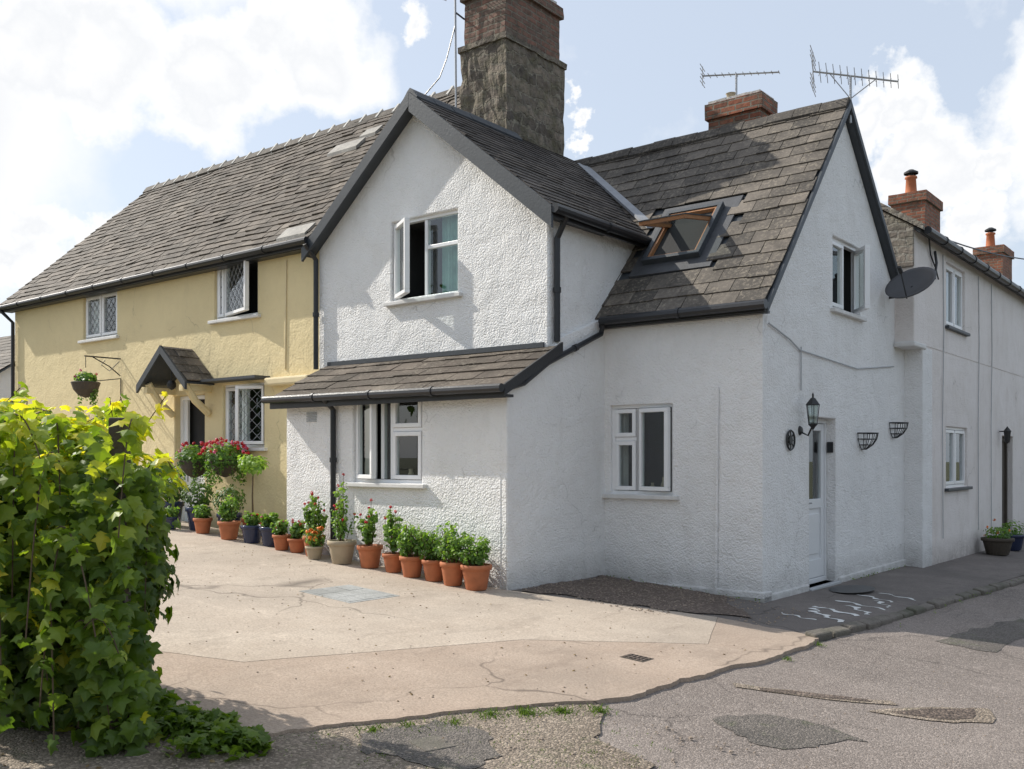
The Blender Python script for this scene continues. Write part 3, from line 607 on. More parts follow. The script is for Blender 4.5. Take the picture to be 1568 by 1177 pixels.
for i in range(len(acc)-1):
    a,b=acc[i],acc[i+1]; d=(b-a).normalized(); nrm=V((d.y,-d.x)); nrm=-nrm if nrm.x>0 else nrm
    a=a+d*.012;b=b-d*.012; h=.03+ru(-.012,.014); o_=nrm*(.13+ru(-.02,.02)); 
    c=[a,b,b+o_,a+o_]; kb.hexa([P(x.x,x.y,g(x.x,x.y)-.16) for x in c]+[P(x.x,x.y,g(x.x,x.y)+h-(.015 if j>1 else 0)) for j,x in enumerate(c)])
kb.obj('kerb',M['kerb'],bevel=.02)
pm=MB()
for (s,t,l,w,a) in ((-.75,.2,.55,.09,.3),(-.9,.5,.5,.10,.8),(-.8,.85,.6,.09,.2),(-.95,1.15,.45,.08,.9),(-.75,1.5,.5,.09,.4),(-.6,.0,.35,.1,1.2),(-.9,1.9,.5,.07,.3),(-.85,-.25,.45,.1,.6),(-.6,-.5,.4,.07,.2)):
    n=11; top=[];bot=[]
    for i in range(n+1):
        x=(i/n-.5)*l; y=math.sin(i*1.1+s*9)*.04; ww=w*(.1+.9*rnd())*.5
        for sg,L_ in ((1,top),(-1,bot)):
            xx=s+x*math.cos(a)-(y+sg*ww)*math.sin(a); yy=t+x*math.sin(a)+(y+sg*ww)*math.cos(a); L_.append(P(xx,yy,g(xx,yy)-.003))
    pm.add(top+bot[::-1],[tuple(range(2*n+2))])
pm.obj('worn_paint_marks',M['paint'])
def flat(name,S,t,w,l,h,mat,rot=0,parent=None,mb=None,off=0):
    c=[(-w/2,-l/2),(w/2,-l/2),(w/2,l/2),(-w/2,l/2)]; m=mb or MB(); pts=[]
    for x,y in c:
        xx=S+x*math.cos(rot)-y*math.sin(rot); yy=t+x*math.sin(rot)+y*math.cos(rot); pts.append((xx,yy))
    m.hexa([P(x,y,g(x,y)-.02+off) for x,y in pts]+[P(x,y,g(x,y)+h+off) for x,y in pts])
    if not mb: return m.obj(name,mat,parent,bevel=.004)
mc=empty('manhole_cover'); m=MB()
for i in range(3):
    for j in range(3): flat('',2.87+(i-1)*.225,-3.5+(j-1)*.2,.218,.193,.005+ru(0,.002),None,ru(-.01,.01),mb=m)
m.obj('paver_tiles',M['cover'],mc)
m=MB(); flat('',2.87,-3.5,.76,.68,.003,None,0,mb=m); m.obj('cover_frame',M['cover'],mc)
dc=empty('drain_cover'); flat('frame',-.47,-3.46,.22,.18,.003,M['oldwood'],0,dc,off=-.002)
m=MB()
for i in range(5): flat('',-.47+(i-2)*.04,-3.46,.02,.14,.008,None,0,mb=m,off=-.002)
m.obj('grate_bars',M['gravel'],dc)
fc=empty('stopcock_cover'); flat('lid',-.75,-6.12,.2,.2,.006,M['kerb'],.25,fc,off=VH+.004)
def tarpatch(pts,par,h=VH+.005,amp=.09):
    w_=wob(pts+[pts[0]],amp,9); m=MB(); m.add([P(x,y,g(x,y)+h) for x,y in w_[:-1]],[tuple(range(len(w_)-1))]); m.obj('tar_repair',M['tar'],par)
tarpatch([(-1.15,-6.0),(-1.1,-6.35),(-.6,-6.5),(-.35,-6.3),(-.45,-5.8),(-.8,-5.7)],fc)
rp=empty('road_repair_patches'); tarpatch([(-3.2,-1.6),(-3.9,-1.9),(-4.2,-1.2),(-3.6,-.6)],rp,RH+.004,.12); tarpatch([(-1.9,-.4),(-2.4,-.5),(-2.6,1.6),(-2.2,1.8)],rp,RH+.004,.1); tarpatch([(-1.6,-4.4),(-2.1,-4.6),(-2.4,-4.1),(-1.9,-3.9)],rp,RH+.004,.12)
def pothole(name,pts):
    poly_sheet(name,pts,RH+.0085,M['gravel'],.07,0,.08)
    cx=sum(p[0] for p in pts)/len(pts); cy=sum(p[1] for p in pts)/len(pts)
    poly_sheet('tarmac_scar',[(cx+(x-cx)*1.5,cy+(y-cy)*1.35) for x,y in pts],RH+.0062,M['apron'],.07,0,.1)
pothole('pothole',[(-2.35,-3.25),(-2.6,-3.22),(-2.85,-2.95),(-2.78,-2.7),(-2.6,-2.9),(-2.45,-3.1)])
pothole('pothole',[(-1.5,-3.45),(-1.9,-3.28),(-2.2,-3.1),(-2.15,-3.05),(-1.85,-3.2),(-1.45,-3.38)])
dm=MB(); n=20; dm.add([P(-.35+.25*math.cos(6.283*i/n),1.85+.42*math.sin(6.283*i/n),g(-.35,1.85)+.012) for i in range(n)],[tuple(range(n))]); dm.obj('doormat',M['black'])
pb_=MB()
def pebble(S,t,z,r):
    vs=[]
    c=P(S,t,z); ph=rnd()*6
    for j,(rr_,hh) in enumerate(((1,0),(.85,.55),(.3,.8))):
        for i in range(5):
            a=ph+6.283*i/5+j*.3; vs.append(c+V((math.cos(a)*r*rr_*ru(.8,1.2),math.sin(a)*r*rr_*ru(.8,1.2),hh*r)))
    fs=[(i,(i+1)%5,5+(i+1)%5,5+i) for i in range(5)]+[(5+i,5+(i+1)%5,10+(i+1)%5,10+i) for i in range(5)]+[(10,11,12,13,14)]
    pb_.add(vs,fs,0,rnd())
for i in range(3600):
    S=ru(-2.4,2.2); t=ru(-8.6,-4.8)
    if t>-6.9 and S>-.1+(-.45)*((t+6.75)/1.2 if t>-6.75 else 0): continue
    if mnoise.noise(V((S,t,0))*1.8)<-.1: continue
    pebble(S,t,g(S,t)+VH-.001,ru(.003,.010) if rnd()<.95 else ru(.010,.018))
for i in range(1500):
    S=ru(-.6,2.05); t=ru(-1.75,-.04)
    if S<.2 and rnd()<.6: continue
    pebble(S,t,g(S,t)+(-.007 if S<.3 else .003),ru(.004,.012))
for i in range(350):
    S=ru(-4,-1.25); t=ru(-6,-1.5); pebble(S,t,g(S,t)+RH,ru(.003,.008))
for i in range(220):
    S=ru(-1,6); t=ru(-6,-2); pebble(S,t,g(S,t)-.001,ru(.003,.009))
pb_.obj('loose_stones',M['stones'])

# =============== foliage helpers ===============
HOP=[(0,0),(.28,-.08),(.5,.12),(.36,.30),(.62,.52),(.30,.58),(0,1.0),(-.30,.58),(-.62,.52),(-.36,.30),(-.5,.12),(-.28,-.08)]
OVAL=[(0,0),(.25,.2),(.32,.5),(.2,.8),(0,1),(-.2,.8),(-.32,.5),(-.25,.2)]
ROUND=[(.0,-.4),(.35,-.3),(.5,.05),(.3,.4),(0,.5),(-.3,.4),(-.5,.05),(-.35,-.3)]
def leaf(mb,p,nrm,tipdir,size,shape,r,mi=0,curl=.18):
    nrm=nrm.normalized(); y=(tipdir-nrm*tipdir.dot(nrm))
    if y.length<.01: y=nrm.orthogonal()
    y.normalize(); x=y.cross(nrm)
    c=shape; vs=[p+(x*a+y*b)*size+nrm*(-(a*a)*curl*1.6-(b*b)*curl)*size for a,b in c]
    ctr=p+y*size*.42+nrm*size*.06
    n=len(vs); mb.add(vs+[ctr],[(i,(i+1)%n,n) for i in range(n)],mi,r)
def rv(): 
    v=V((random.gauss(0,1),random.gauss(0,1),random.gauss(0,1))); return v.normalized()
def clump(mb,c,rad,n,size,shape=OVAL,mi=0,flat_=1,rb=.5):
    for i in range(n):
        d=rv(); k=ru(.45,1)**.6; p=c+V((d.x*rad*k,d.y*rad*k,d.z*rad*k*flat_))
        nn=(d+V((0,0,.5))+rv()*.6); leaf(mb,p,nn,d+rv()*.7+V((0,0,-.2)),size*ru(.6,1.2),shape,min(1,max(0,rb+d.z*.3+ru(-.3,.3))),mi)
def flowerhead(mb,c,r,n,mi):
    for i in range(n):
        d=rv(); leaf(mb,c+d*r*.7,d+V((0,0,.3)),rv(),r*.8,ROUND,rnd(),mi,.3)
def potprof(r,h): return [(r*.66,0),(r*.70,.01),(r*.92,h*.78),(r*.93,h*.80),(r*1.04,h*.81),(r*1.05,h*.98),(r*1.0,h),(r*.9,h),(r*.88,h*.9),(.001,h*.9)]
pots=[(2.30,-2.20,.165,.27,'terracotta','bushy',.2,.26),(2.62,-2.22,.14,.26,'terracotta','bushy',.23,.36),(2.94,-2.18,.14,.24,'terracotta','bushy',.2,.30),(3.26,-2.21,.14,.24,'terracotta','bushy',.23,.35),
(3.62,-2.15,.13,.22,'terracotta','gera',.19,.42),(4.0,-2.17,.15,.27,'terracotta','gera',.16,.36),(4.42,-2.24,.17,.28,'beigepot','tall',.18,.58),(4.86,-2.3,.11,.16,'beigepot','mari',.13,.2),
(5.05,-2.15,.14,.26,'terracotta','gera',.17,.46),(5.42,-2.12,.12,.18,'terracotta','gera',.12,.2),(5.68,-2.16,.12,.2,'terracotta','pink',.13,.16),(6.05,-2.05,.15,.26,'bluepot','pink',.14,.14),(6.42,-2.08,.15,.24,'bluepot','pink',.14,.14),
(6.85,-2.15,.15,.25,'terracotta','bushy',.14,.3),(7.2,-1.9,.17,.32,'bluepot','ball',.24,.3),(7.55,-2.1,.13,.22,'terracotta','bushy',.1,.14),(7.9,-1.95,.17,.34,'bluepot','ball',.23,.3),(8.5,-2.0,.17,.36,'bluepot','ball',.22,.3),(8.15,-2.25,.12,.18,'bluepot','bushy',.1,.1)]
for (S,t,r,h,pm_,kind,pr,ph) in pots:
    e=empty('potted_geranium' if kind in('gera','tall','pink') else 'potted_box_ball' if kind=='ball' else 'potted_marigold' if kind=='mari' else 'potted_shrub')
    z=g(S,t)+.001; m=MB(); m.lathe(P(S,t,z),potprof(r,h),0,24); m.obj('pot',M[pm_],e,smooth=True)
    m=MB(); m.lathe(P(S,t,z),[(.001,h*.86),(r*.9,h*.87)],0,16); m.obj('soil',M['soil'],e)
    m=MB(); fl=MB(); top=z+h
    if kind=='ball':
        for i in range(3): m.tube([P(S,t,top-.03),P(S+ru(-.05,.05),t+ru(-.05,.05),top+.15)],.008,1,5)
        clump(m,P(S,t,top+pr*.8),pr,520,.05,OVAL,0,.85,.5)
    else:
        ns=14 if kind in('gera','tall','pink') else 26
        for i in range(ns):
            a=rnd()*6.283; k=ru(.1,1)*pr; hh=ph*ru(.4,1.2)*(1-.25*k/pr); tip=P(S,t,top)+V((math.cos(a)*k,math.sin(a)*k,hh)); b0=P(S,t,top-.03)+V((math.cos(a)*k*.3,math.sin(a)*k*.3,0))
            mid=(b0+tip)/2+V((0,0,hh*.1)); m.tube([b0,mid,tip],.0035,1,4,False)
            for q_ in (.35,.6,.8,1.0):
                pp=b0.lerp(tip,q_)+V((0,0,.02))
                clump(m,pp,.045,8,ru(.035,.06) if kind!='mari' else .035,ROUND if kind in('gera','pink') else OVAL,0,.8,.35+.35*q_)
            if kind in('gera','tall') and rnd()<.5:
                fp=tip+V((0,0,ru(.04,.16))); m.tube([tip,fp],.003,1,4,False); flowerhead(fl,fp,.024,12,0)
            if kind=='pink' and rnd()<.5: flowerhead(fl,tip+V((0,0,.02)),.024,10,1 if rnd()<.6 else 0)
            if kind=='mari' and rnd()<.7: flowerhead(fl,tip+V((0,0,.02)),.04,18,2)
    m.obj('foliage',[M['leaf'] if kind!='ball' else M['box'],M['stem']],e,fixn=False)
    if fl.v: fl.obj('flowers',[M['red'],M['pink'],M['orange']],e,fixn=False)
e=empty('potted_standard_tree'); S,t=6.85,-1.75; z=g(S,t)
m=MB(); m.lathe(P(S,t,z),potprof(.16,.28),0,24); m.obj('pot',M['terracotta'],e,smooth=True)
m=MB(); m.tube([P(S,t,z+.2),P(S+.02,t,z+.6),P(S,t,z+.95)],[.014,.012,.01],1,6); clump(m,P(S,t,z+1.05),.2,160,.08,OVAL,0,.6,1); clump(m,P(S+.15,t,z+1.1),.15,70,.07,OVAL,0,.6,1); m.obj('foliage',[M['leaf'],M['stem']],e,fixn=False)
for (S,t,z,r,n,fr) in ((7.95,-1.45,1.62,.33,620,70),(8.75,-1.45,1.6,.30,520,28),(9.5,-1.6,1.45,.22,300,6),(11.6,-1.73,2.95,.2,260,3)):
    e=empty('hanging_flower_basket'); m=MB(); m.lathe(P(S,t,z-.2),[(.02,-.12),(.12,-.08),(.2,.02),(.24,.14),(.23,.15),(.001,.12)],0,18); m.obj('basket',M['oldwood'],e)
    q=MB(); q.tube([P(S,t,z-.05),P(S,-1.09,z+.05)],.008); q.tube([P(S,-1.09,z+.05),P(S,-1.09,z-.25)],.008); q.obj('bracket',M['iron'],e)
    m=MB(); fl=MB(); clump(m,P(S,t,z),r,n,.06,ROUND,0,.65,.5)
    for i in range(14):
        a=rnd()*6.283; b=P(S,t,z-.1)+V((math.cos(a)*r*.8,math.sin(a)*r*.8,0)); ln=ru(.1,.5)
        for k in range(7): clump(m,b+V((0,0,-ln*k/7)),.04,5,.045,OVAL,0,1,.5)
    for i in range(fr):
        d=rv(); d.z=abs(d.z)*.8+.1; flowerhead(fl,P(S,t,z)+V((d.x*r*1.05,d.y*r*1.05,d.z*r*.9)),.033,12,0 if rnd()<.75 else 1)
    m.obj('foliage',[M['leaf'],M['stem']],e,fixn=False); fl.obj('flowers',[M['red'],M['pink']],e,fixn=False)

# =============== climbing hop hedge ===============
hp=empty('climbing_hop_hedge',True)
m=MB(); lobes=[(-2.62,5.5,1.32,.60,.55,.55),(-2.72,5.6,.75,.60,.6,.6),(-3.35,5.9,1.42,.7,.6,.55),(-3.3,5.9,.7,.7,.6,.65),(-2.5,5.5,.35,.42,.45,.32),(-4.1,6.3,1.4,.7,.6,.55),(-4.1,6.3,.7,.7,.6,.65),(-2.33,5.5,.95,.34,.4,.5),(-4.9,6.7,1.1,.7,.6,.8)]
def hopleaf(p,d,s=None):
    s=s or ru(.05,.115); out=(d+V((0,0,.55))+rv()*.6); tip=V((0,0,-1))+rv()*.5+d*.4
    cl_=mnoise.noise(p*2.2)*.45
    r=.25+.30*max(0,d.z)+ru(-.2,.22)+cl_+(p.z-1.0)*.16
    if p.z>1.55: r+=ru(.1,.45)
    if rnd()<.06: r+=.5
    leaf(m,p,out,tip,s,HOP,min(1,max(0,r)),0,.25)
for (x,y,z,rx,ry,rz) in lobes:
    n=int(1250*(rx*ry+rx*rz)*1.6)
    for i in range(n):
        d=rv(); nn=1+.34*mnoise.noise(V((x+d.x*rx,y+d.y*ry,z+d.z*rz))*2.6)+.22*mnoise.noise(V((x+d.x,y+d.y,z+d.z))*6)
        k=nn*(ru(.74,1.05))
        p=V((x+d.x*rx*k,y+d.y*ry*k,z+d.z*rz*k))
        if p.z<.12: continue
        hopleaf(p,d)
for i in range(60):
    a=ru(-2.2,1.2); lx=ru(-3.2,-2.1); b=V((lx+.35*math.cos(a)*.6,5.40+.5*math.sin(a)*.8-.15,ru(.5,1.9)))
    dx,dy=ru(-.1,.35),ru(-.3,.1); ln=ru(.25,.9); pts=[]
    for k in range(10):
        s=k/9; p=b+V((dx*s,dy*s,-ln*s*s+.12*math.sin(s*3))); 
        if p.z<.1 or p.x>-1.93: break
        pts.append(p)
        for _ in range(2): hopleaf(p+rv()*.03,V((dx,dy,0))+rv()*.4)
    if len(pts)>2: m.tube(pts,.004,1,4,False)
for i in range(60):
    b=V((ru(-4.2,-2.2),ru(5.35,6.2),ru(1.7,1.88))); tip=b+V((ru(-.15,.2),ru(-.15,.1),ru(.02,.16)))
    m.tube([b,tip],.003,1,4,False)
    for k in range(7): hopleaf(b.lerp(tip,k/6)+rv()*.04,rv(),ru(.04,.1))
m.obj('hop_leaves',[M['hop'],M['stem']],hp,fixn=False)
m=MB()
for i in range(26):
    x=ru(-3.9,-2.4); y=5.75+(-2.6-x)*.4+ru(-.15,.15); m.tube([V((x,y,.05)),V((x+ru(-.2,.2),y+ru(-.1,.1),.7)),V((x+ru(-.3,.3),y+ru(-.15,.15),1.5))],[.014,.01,.005],0,6)
m.obj('woody_stems',M['stem'],hp)
fp=empty('garden_fence',True); m=MB()
def wbox(mb,x0,x1,y0,y1,z0,z1): mb.hexa([V((x0,y0,z0)),V((x1,y0,z0)),V((x1,y1,z0)),V((x0,y1,z0)),V((x0,y0,z1)),V((x1,y0,z1)),V((x1,y1,z1)),V((x0,y1,z1))])
wbox(m,-2.13,-2.04,5.03,5.12,-.1,1.81); wbox(m,-3.9,-3.78,6.1,6.22,-.1,1.6)
m.obj('posts',M['oldwood'],fp,bevel=.01)
m=MB()
for z in (.5,1.0,1.4): m.tube([V((-2.09,5.13,z)),V((-3.84,6.14,z)),V((-5.2,6.8,z))],.02,0,6)
m.obj('rails',M['oldwood'],fp)
m=MB()
for i in range(760):
    z=ru(.1,1.85)
    if 1.58<z<1.85 and rnd()<.90: continue
    hopleaf(V((ru(-2.27,-1.96)+.05*math.sin(z*5),ru(4.88,5.2),z)),V((.3,-.8,.2))+rv()*.4)
m.obj('post_leaves',[M['hop'],M['stem']],hp,fixn=False)
wd=empty('roadside_weeds'); m=MB()
for i in range(210):
    S=ru(-.25,1.0); t=-6.85-abs(random.gauss(0,.17)); c=P(S,t,g(S,t)-.02); 
    for k in range(6): leaf(m,c+V((ru(-.05,.05),ru(-.05,.05),ru(.0,.10))),V((0,0,1))+rv()*.8,rv(),ru(.03,.085),HOP,ru(.1,.5),0)
for i in range(90):
    q_=rnd()
    if q_<.35: S=ru(0,2.05); t=-.07
    elif q_<.7: S=-.06; t=ru(2.4,5.2)
    else: t=ru(-1,9); S=-1.46-.03*(t)
    c=P(S,t,g(S,t)+.0)
    for k in range(3): leaf(m,c+V((ru(-.02,.02),ru(-.02,.02),ru(-.02,.03))),V((0,0,1))+rv()*.8,rv(),ru(.012,.03),OVAL,ru(.1,.5),0)
m.obj('leaves',M['hop'],wd,fixn=False)
db=MB()
for i in range(340):
    if rnd()<.45: S=ru(-1.2,2.2); t=ru(-8.4,-6.9); h=-.014
    else: S=ru(-1,7); t=ru(-6.3,-2.3); h=.006
    leaf(db,P(S,t,g(S,t)+h),V((0,0,1))+rv()*.35,rv(),ru(.012,.035),OVAL,rnd(),0,.3)
db.obj('fallen_leaves',M['debris'],fixn=False)
gt=MB()
def tuft(S,t,n,h,sp):
    for i in range(n):
        a=rnd()*6.283; r_=abs(random.gauss(0,sp)); b=P(S+math.cos(a)*r_,t+math.sin(a)*r_,0); b.z=g(-b.x,b.y)-.026
        ln=V((random.gauss(0,.45),random.gauss(0,.45),1)).normalized()*h*ru(.4,1.1); w=V((math.cos(a),math.sin(a),0))*.003
        gt.add([b-w,b+w,b+ln*.6+w*.7,b+ln+V((ln.x,ln.y,-.01))*.5,b+ln*.6-w*.7],[(0,1,2,3,4)],0,rnd())
for (S,t,n,sp) in ((-.74,-5.25,260,.07),(-.88,-5.05,220,.07),(-1.03,-4.85,160,.06),(-.62,-5.45,160,.07),(-.36,-6.2,90,.05),(-.09,-6.85,120,.05),(.1,-6.98,90,.05),(-1.28,-2.4,40,.03),(-1.24,-1.6,40,.03),(-.58,-5.75,90,.1),(-.44,-6.0,70,.1)): tuft(S,t,n,.045,sp)
for i in range(260): tuft(ru(-1.8,.1),ru(-7.4,-5.0) if rnd()<.5 else ru(-6.6,-5.4),6,.02,.05)
gt.obj('grass_tufts',M['grass'],fixn=False)
tl=MB()
for (S,t,hh) in [(-26+5.2*i,-24+ru(-1.5,1.5),ru(5.5,8)) for i in range(12)]+[(-15+ru(-1,1),-14+6*i,ru(5,7)) for i in range(8)]:
    b=P(S,t,g(S,t)-.2); tl.tube([b,b+V((ru(-.2,.2),ru(-.2,.2),hh*.45)),b+V((ru(-.4,.4),ru(-.4,.4),hh*.8))],[.22,.16,.05],1,8)
    for k in range(9):
        c=b+V((ru(-2,2),ru(-2,2),hh*ru(.25,.9)))
        if k<4: tl.tube([b+V((0,0,hh*.35)),c],[.08,.03],1,5)
        for j in range(85):
            d=rv(); leaf(tl,c+d*ru(.6,1.5),d+rv()*.5,rv(),ru(.28,.5),OVAL,min(1,max(0,.5+d.z*.4)),0)
tl.obj('tree_line',[M['tree'],M['stem']],fixn=False)

# =============== fixtures ===============
def yagi(name,mast_base,mast_top,boomdir,blen,nel,el,brush=False):
    e=empty(name); m=MB(); m.tube([mast_base,mast_top],.016,0,8); d=boomdir.normalized(); s=d.cross(V((0,0,1))).normalized()
    c=mast_top; a=c-d*blen*.45; b=c+d*blen*.55; m.tube([a,b],.012,0,6)
    for i in range(nel):
        p=a.lerp(b,i/(nel-1)); l=el*(1-.4*i/nel)
        if brush:
            u=V((0,0,1)); m.tube([p-s*l*.7-u*l*.5,p,p+s*l*.7-u*l*.5],.0055,0,4); m.tube([p-s*l*.7+u*l*.5,p,p+s*l*.7+u*l*.5],.0055,0,4)
        else: m.tube([p-s*l,p+s*l],.0055,0,4)
    for zz in ((-.12,-.06,.06,.12) if not brush else (-.24,-.18,-.12,.12,.18,.24)): m.tube([a-s*el*1.5+V((0,0,zz)),a+s*el*1.5+V((0,0,zz))],.0055,0,4)
    hh=.14 if not brush else .26
    m.tube([a+V((0,0,-hh)),a+V((0,0,hh))],.007,0,4)
    if brush: m.tube([mast_top-V((0,0,.3)),a.lerp(b,.2)],.007,0,5); m.tube([mast_top-V((0,0,.3)),a.lerp(b,.75)],.007,0,5)
    m.obj('mast_and_elements',M['metal'],e); return e
yagi('tv_aerial',P(1.62,2.75,6.7),P(1.62,2.75,7.12),V((1,.25,-.12)),1.1,12,.10)
yagi('tv_aerial',P(-.08,2.58,6.0),P(-.08,2.58,6.62),V((1,.25,-.30)),1.1,13,.19,brush=True)
e=yagi('tv_aerial',P(5.2,.70,6.8),P(5.2,.68,8.62),V((-1,.2,0)),.6,6,.12)
m=MB(); m.tube([P(5.2,.68,8.1),P(5.3,.6,7.6),P(5.35,.5,7.3),P(6.1,.2,6.5)],.01,0,5); m.tube([P(5.2,.69,8.3),P(5.1,.78,8.2)],.014,0,5); m.obj('cable',M['black'],e)
e=empty('satellite_dish'); c=P(-.42,4.12,4.02); ax=V((-.10,-.60,.62)).normalized()
m=MB(); prof=[(.0001,0)]+[(.35*k/10,.085*(k/10)**2) for k in range(1,11)]+[(.355,.08),(.34,.075)]+[(.34*k/9,.085*(k/10)**2-.008) for k in range(9,0,-1)]
m.lathe(c,prof,0,28,ax); m.obj('dish',M['dish'],e,smooth=True)
m=MB(); m.tube([c,P(-.2,4.4,3.95),P(-.0,4.45,3.95)],.018,0,8); m.tube([c+V((0,-.25,-.2)),c+ax*.42+V((0,-.1,-.12))],.01,0,6); m.tube([c+ax*.38+V((0,-.1,-.12)),c+ax*.48+V((0,-.1,-.12))],.03,0,8); m.obj('arm',M['iron'],e)
e=empty('wall_lantern'); c=P(-.16,1.06,2.1); m=MB()
m.lathe(c,[(.0,.27),(.012,.25),(.012,.21),(.03,.2),(.085,.13),(.09,.12),(.075,.12)],0,6); m.lathe(c,[(.055,-.1),(.06,-.11),(.03,-.14),(.01,-.17),(0,-.18)],0,6)
for i in range(6):
    a=6.283*i/6; m.tube([c+V((math.cos(a)*.052,math.sin(a)*.052,-.1)),c+V((math.cos(a)*.078,math.sin(a)*.078,.125))],.005,0,4)
m.tube([c+V((0,0,-.12)),P(-.1,1.06,1.86),P(-.02,1.06,1.9)],.012,0,8); m.lathe(P(0,1.06,1.92),[(.0,.03),(.04,.025),(.06,.0)],0,14,(1,0,0)); m.obj('lantern_body',M['iron'],e)
m=MB(); m.lathe(c,[(.047,-.1),(.072,.12)],0,6); m.obj('lantern_glass',M['glass'],e,fixn=False)
e=empty('wall_plaque'); m=MB(); c=P(-.01,.73,1.80)
m.lathe(c,[(.115,.0),(.125,.01),(.115,.025),(.1,.02)],0,28,(1,0,0)); m.lathe(c,[(.0,.02),(.05,.02),(.055,0)],0,20,(1,0,0))
for i in range(8): a=i*math.pi/4; m.tube([c+V((.012,0,0)),c+V((.012,math.cos(a)*.105,math.sin(a)*.105))],.007,0,5)
m.obj('plaque_ironwork',M['iron'],e)
for (t,z) in ((3.25,1.93),(4.62,2.11)):
    e=empty('iron_wall_planter'); m=MB(); R_=.2
    for j,(rr,zz) in enumerate(((1,0),(.92,-.08),(.66,-.16),(.25,-.22))):
        m.tube([P(-.015-R_*rr*math.sin(math.pi*i/12),t-R_*rr*math.cos(math.pi*i/12),z+zz) for i in range(13)],.006 if j else .009,0,5)
        m.tube([P(-.012,t-R_*rr,z+zz),P(-.012,t+R_*rr,z+zz)],.006,0,5)
    for i in range(9):
        a=math.pi*i/8; m.tube([P(-.015-R_*rr*math.sin(a),t-R_*rr*math.cos(a),z+zz) for rr,zz in ((1,0),(.92,-.08),(.66,-.16),(.25,-.22))],.005,0,5)
    m.obj('basket_frame',M['iron'],e)
e=empty('flower_planter'); m=MB(); S,t=-.6,8.6; z=g(S,t); m.lathe(P(S,t,z),potprof(.26,.3),0,20); m.obj('pot',M['oldwood'],e,smooth=True)
m=MB(); fl=MB(); clump(m,P(S,t,z+.38),.24,200,.06,OVAL,0,.5); [flowerhead(fl,P(S,t,z+.4)+rv()*.22,.03,10,0) for _ in range(9)]; m.obj('foliage',M['leaf'],e,fixn=False); fl.obj('flowers',[M['orange']],e,fixn=False)
e=empty('potted_shrub'); m=MB(); S,t=-.6,9.8; z=g(S,t); m.lathe(P(S,t,z),potprof(.22,.3),0,20); m.obj('pot',M['bluepot'],e,smooth=True)
m=MB(); clump(m,P(S,t,z+.38),.2,180,.06); m.obj('foliage',M['leaf'],e,fixn=False)
e=empty('coach_lamp'); m=MB(); c=P(-.42,10.3,2.0); m.lathe(c,[(.0,.2),(.08,.1),(.07,.09),(.05,-.1),(0,-.14)],0,6); m.tube([c+V((0,0,.1)),P(-.28,10.3,2.1)],.012); m.obj('lamp_body',M['iron'],e)

# =============== LIGHT / WORLD / CAMERA ===============
az=math.radians(14); el=math.radians(40)
Lw=V((-.7815,.6239,0)); Rw=V((.6239,.7815,0))
sd=(Lw*math.cos(az)-Rw*math.sin(az))*math.cos(el)+V((0,0,math.sin(el)))
sun=bpy.data.lights.new('sun','SUN'); sun.energy=5.0; sun.angle=math.radians(.5); sun.color=(1,.95,.86)
so=bpy.data.objects.new('sun',sun); sc.collection.objects.link(so); so.rotation_euler=(sd).to_track_quat('Z','Y').to_euler()
w=bpy.data.worlds.new('World'); sc.world=w; w.use_nodes=True; nt=w.node_tree
bg=nt.nodes['Background']; out=nt.nodes['World Output']
sky=N(nt,'ShaderNodeTexSky',sky_type='NISHITA'); sky.sun_disc=False; sky.sun_elevation=el; sky.sun_rotation=math.atan2(sd.x,sd.y); sky.air_density=1.0; sky.dust_density=2.0; sky.ozone_density=1
lk(nt,sky.outputs[0],bg.inputs[0]); bg.inputs[1].default_value=.15
tc=N(nt,'ShaderNodeTexCoord'); dirv=tc.outputs['Generated']
nz=N(nt,'ShaderNodeTexNoise'); nz.inputs['Scale'].default_value=7; nz.inputs['Detail'].default_value=7; nz.inputs['Roughness'].default_value=.6; lk(nt,dirv,nz.inputs['Vector'])
sb=N(nt,'ShaderNodeVectorMath',operation='SUBTRACT'); lk(nt,nz.outputs['Color'],sb.inputs[0]); sb.inputs[1].default_value=(.5,.5,.5)
scl=N(nt,'ShaderNodeVectorMath',operation='SCALE'); lk(nt,sb.outputs[0],scl.inputs[0]); scl.inputs['Scale'].default_value=.22
ad=N(nt,'ShaderNodeVectorMath',operation='ADD'); lk(nt,dirv,ad.inputs[0]); lk(nt,scl.outputs[0],ad.inputs[1])
dens=None
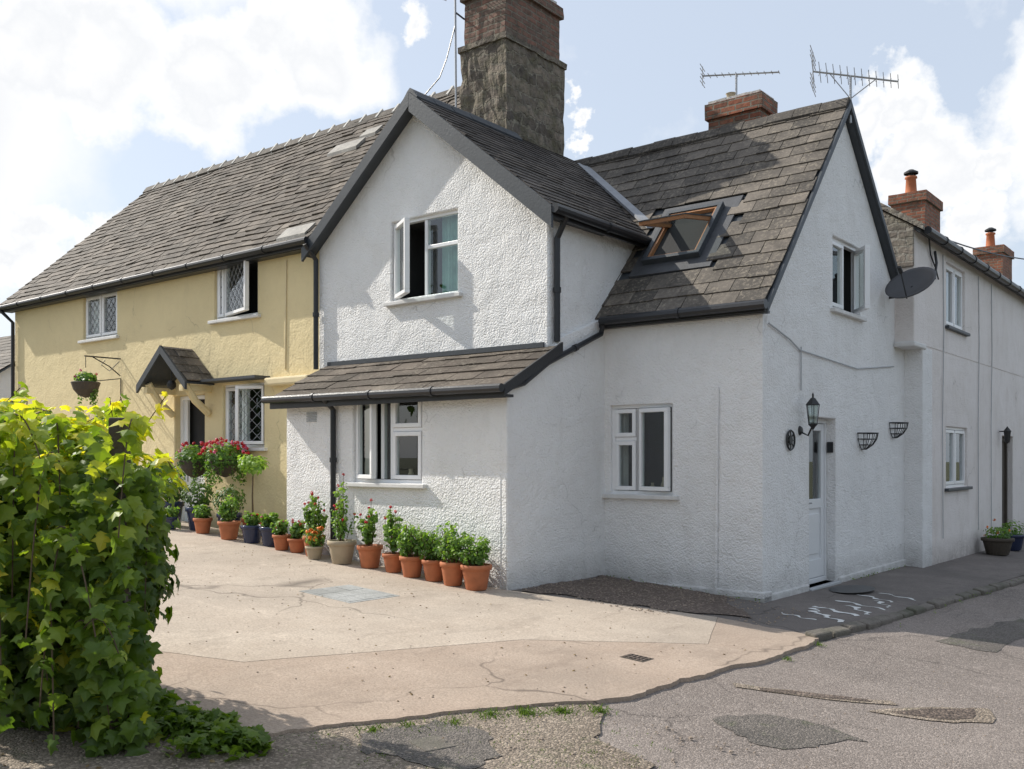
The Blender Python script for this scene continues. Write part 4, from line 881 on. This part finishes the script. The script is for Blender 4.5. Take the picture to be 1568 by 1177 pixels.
for (u,v,r) in ((40,40,120),(160,80,100),(330,110,105),(450,60,110),(60,330,80),(150,345,55),(612,15,35),(1385,150,62),(1450,220,80),(1520,235,45),(1500,330,60),(1320,200,50),(872,168,24),(-200,150,260),(1750,150,160),(250,-350,250),(900,-600,300),(1500,-500,300)):
    d_=V(((u-784)/1462,1,(700-v)/1462)).normalized(); ds=N(nt,'ShaderNodeVectorMath',operation='DISTANCE'); lk(nt,ad.outputs[0],ds.inputs[0]); ds.inputs[1].default_value=d_
    f=math_(nt,'SUBTRACT',1,math_(nt,'DIVIDE',ds.outputs['Value'],r/1462*1.2),True)
    dens=f if dens is None else math_(nt,'MAXIMUM',dens,f)
dd=math_(nt,'ADD',dens,math_(nt,'MULTIPLY',math_(nt,'SUBTRACT',nz.outputs['Fac'],.5),.8))
cl=ramp(nt,dd,[(.06,0),(.2,.6),(.38,1)])
bg2=N(nt,'ShaderNodeBackground')
cc=ramp(nt,dd,[(.1,(.88,.91,.95)),(.32,(1,1,1)),(.6,(.86,.875,.90)),(.9,(.97,.97,.97))]); lk(nt,cc,bg2.inputs[0]); bg2.inputs[1].default_value=1.08
bg3=N(nt,'ShaderNodeBackground'); bg3.inputs[0].default_value=(.72,.795,.90,1); bg3.inputs[1].default_value=1.14
mx0=N(nt,'ShaderNodeMixShader'); mx0.inputs[0].default_value=.62; lk(nt,bg.outputs[0],mx0.inputs[1]); lk(nt,bg3.outputs[0],mx0.inputs[2])
mx=N(nt,'ShaderNodeMixShader'); lk(nt,cl,mx.inputs[0]); lk(nt,mx0.outputs[0],mx.inputs[1]); lk(nt,bg2.outputs[0],mx.inputs[2]); lk(nt,mx.outputs[0],out.inputs[0])
cam=bpy.data.cameras.new('camera'); co=bpy.data.objects.new('camera',cam); sc.collection.objects.link(co)
co.location=(0,0,1.6); co.rotation_euler=(math.radians(90),0,0); cam.sensor_width=36; cam.lens=36*1462/1568; cam.shift_y=.0711; cam.clip_end=2000; cam.clip_start=.05
sc.camera=co
sc.view_settings.view_transform='Standard'; sc.view_settings.look='None'; sc.view_settings.exposure=0
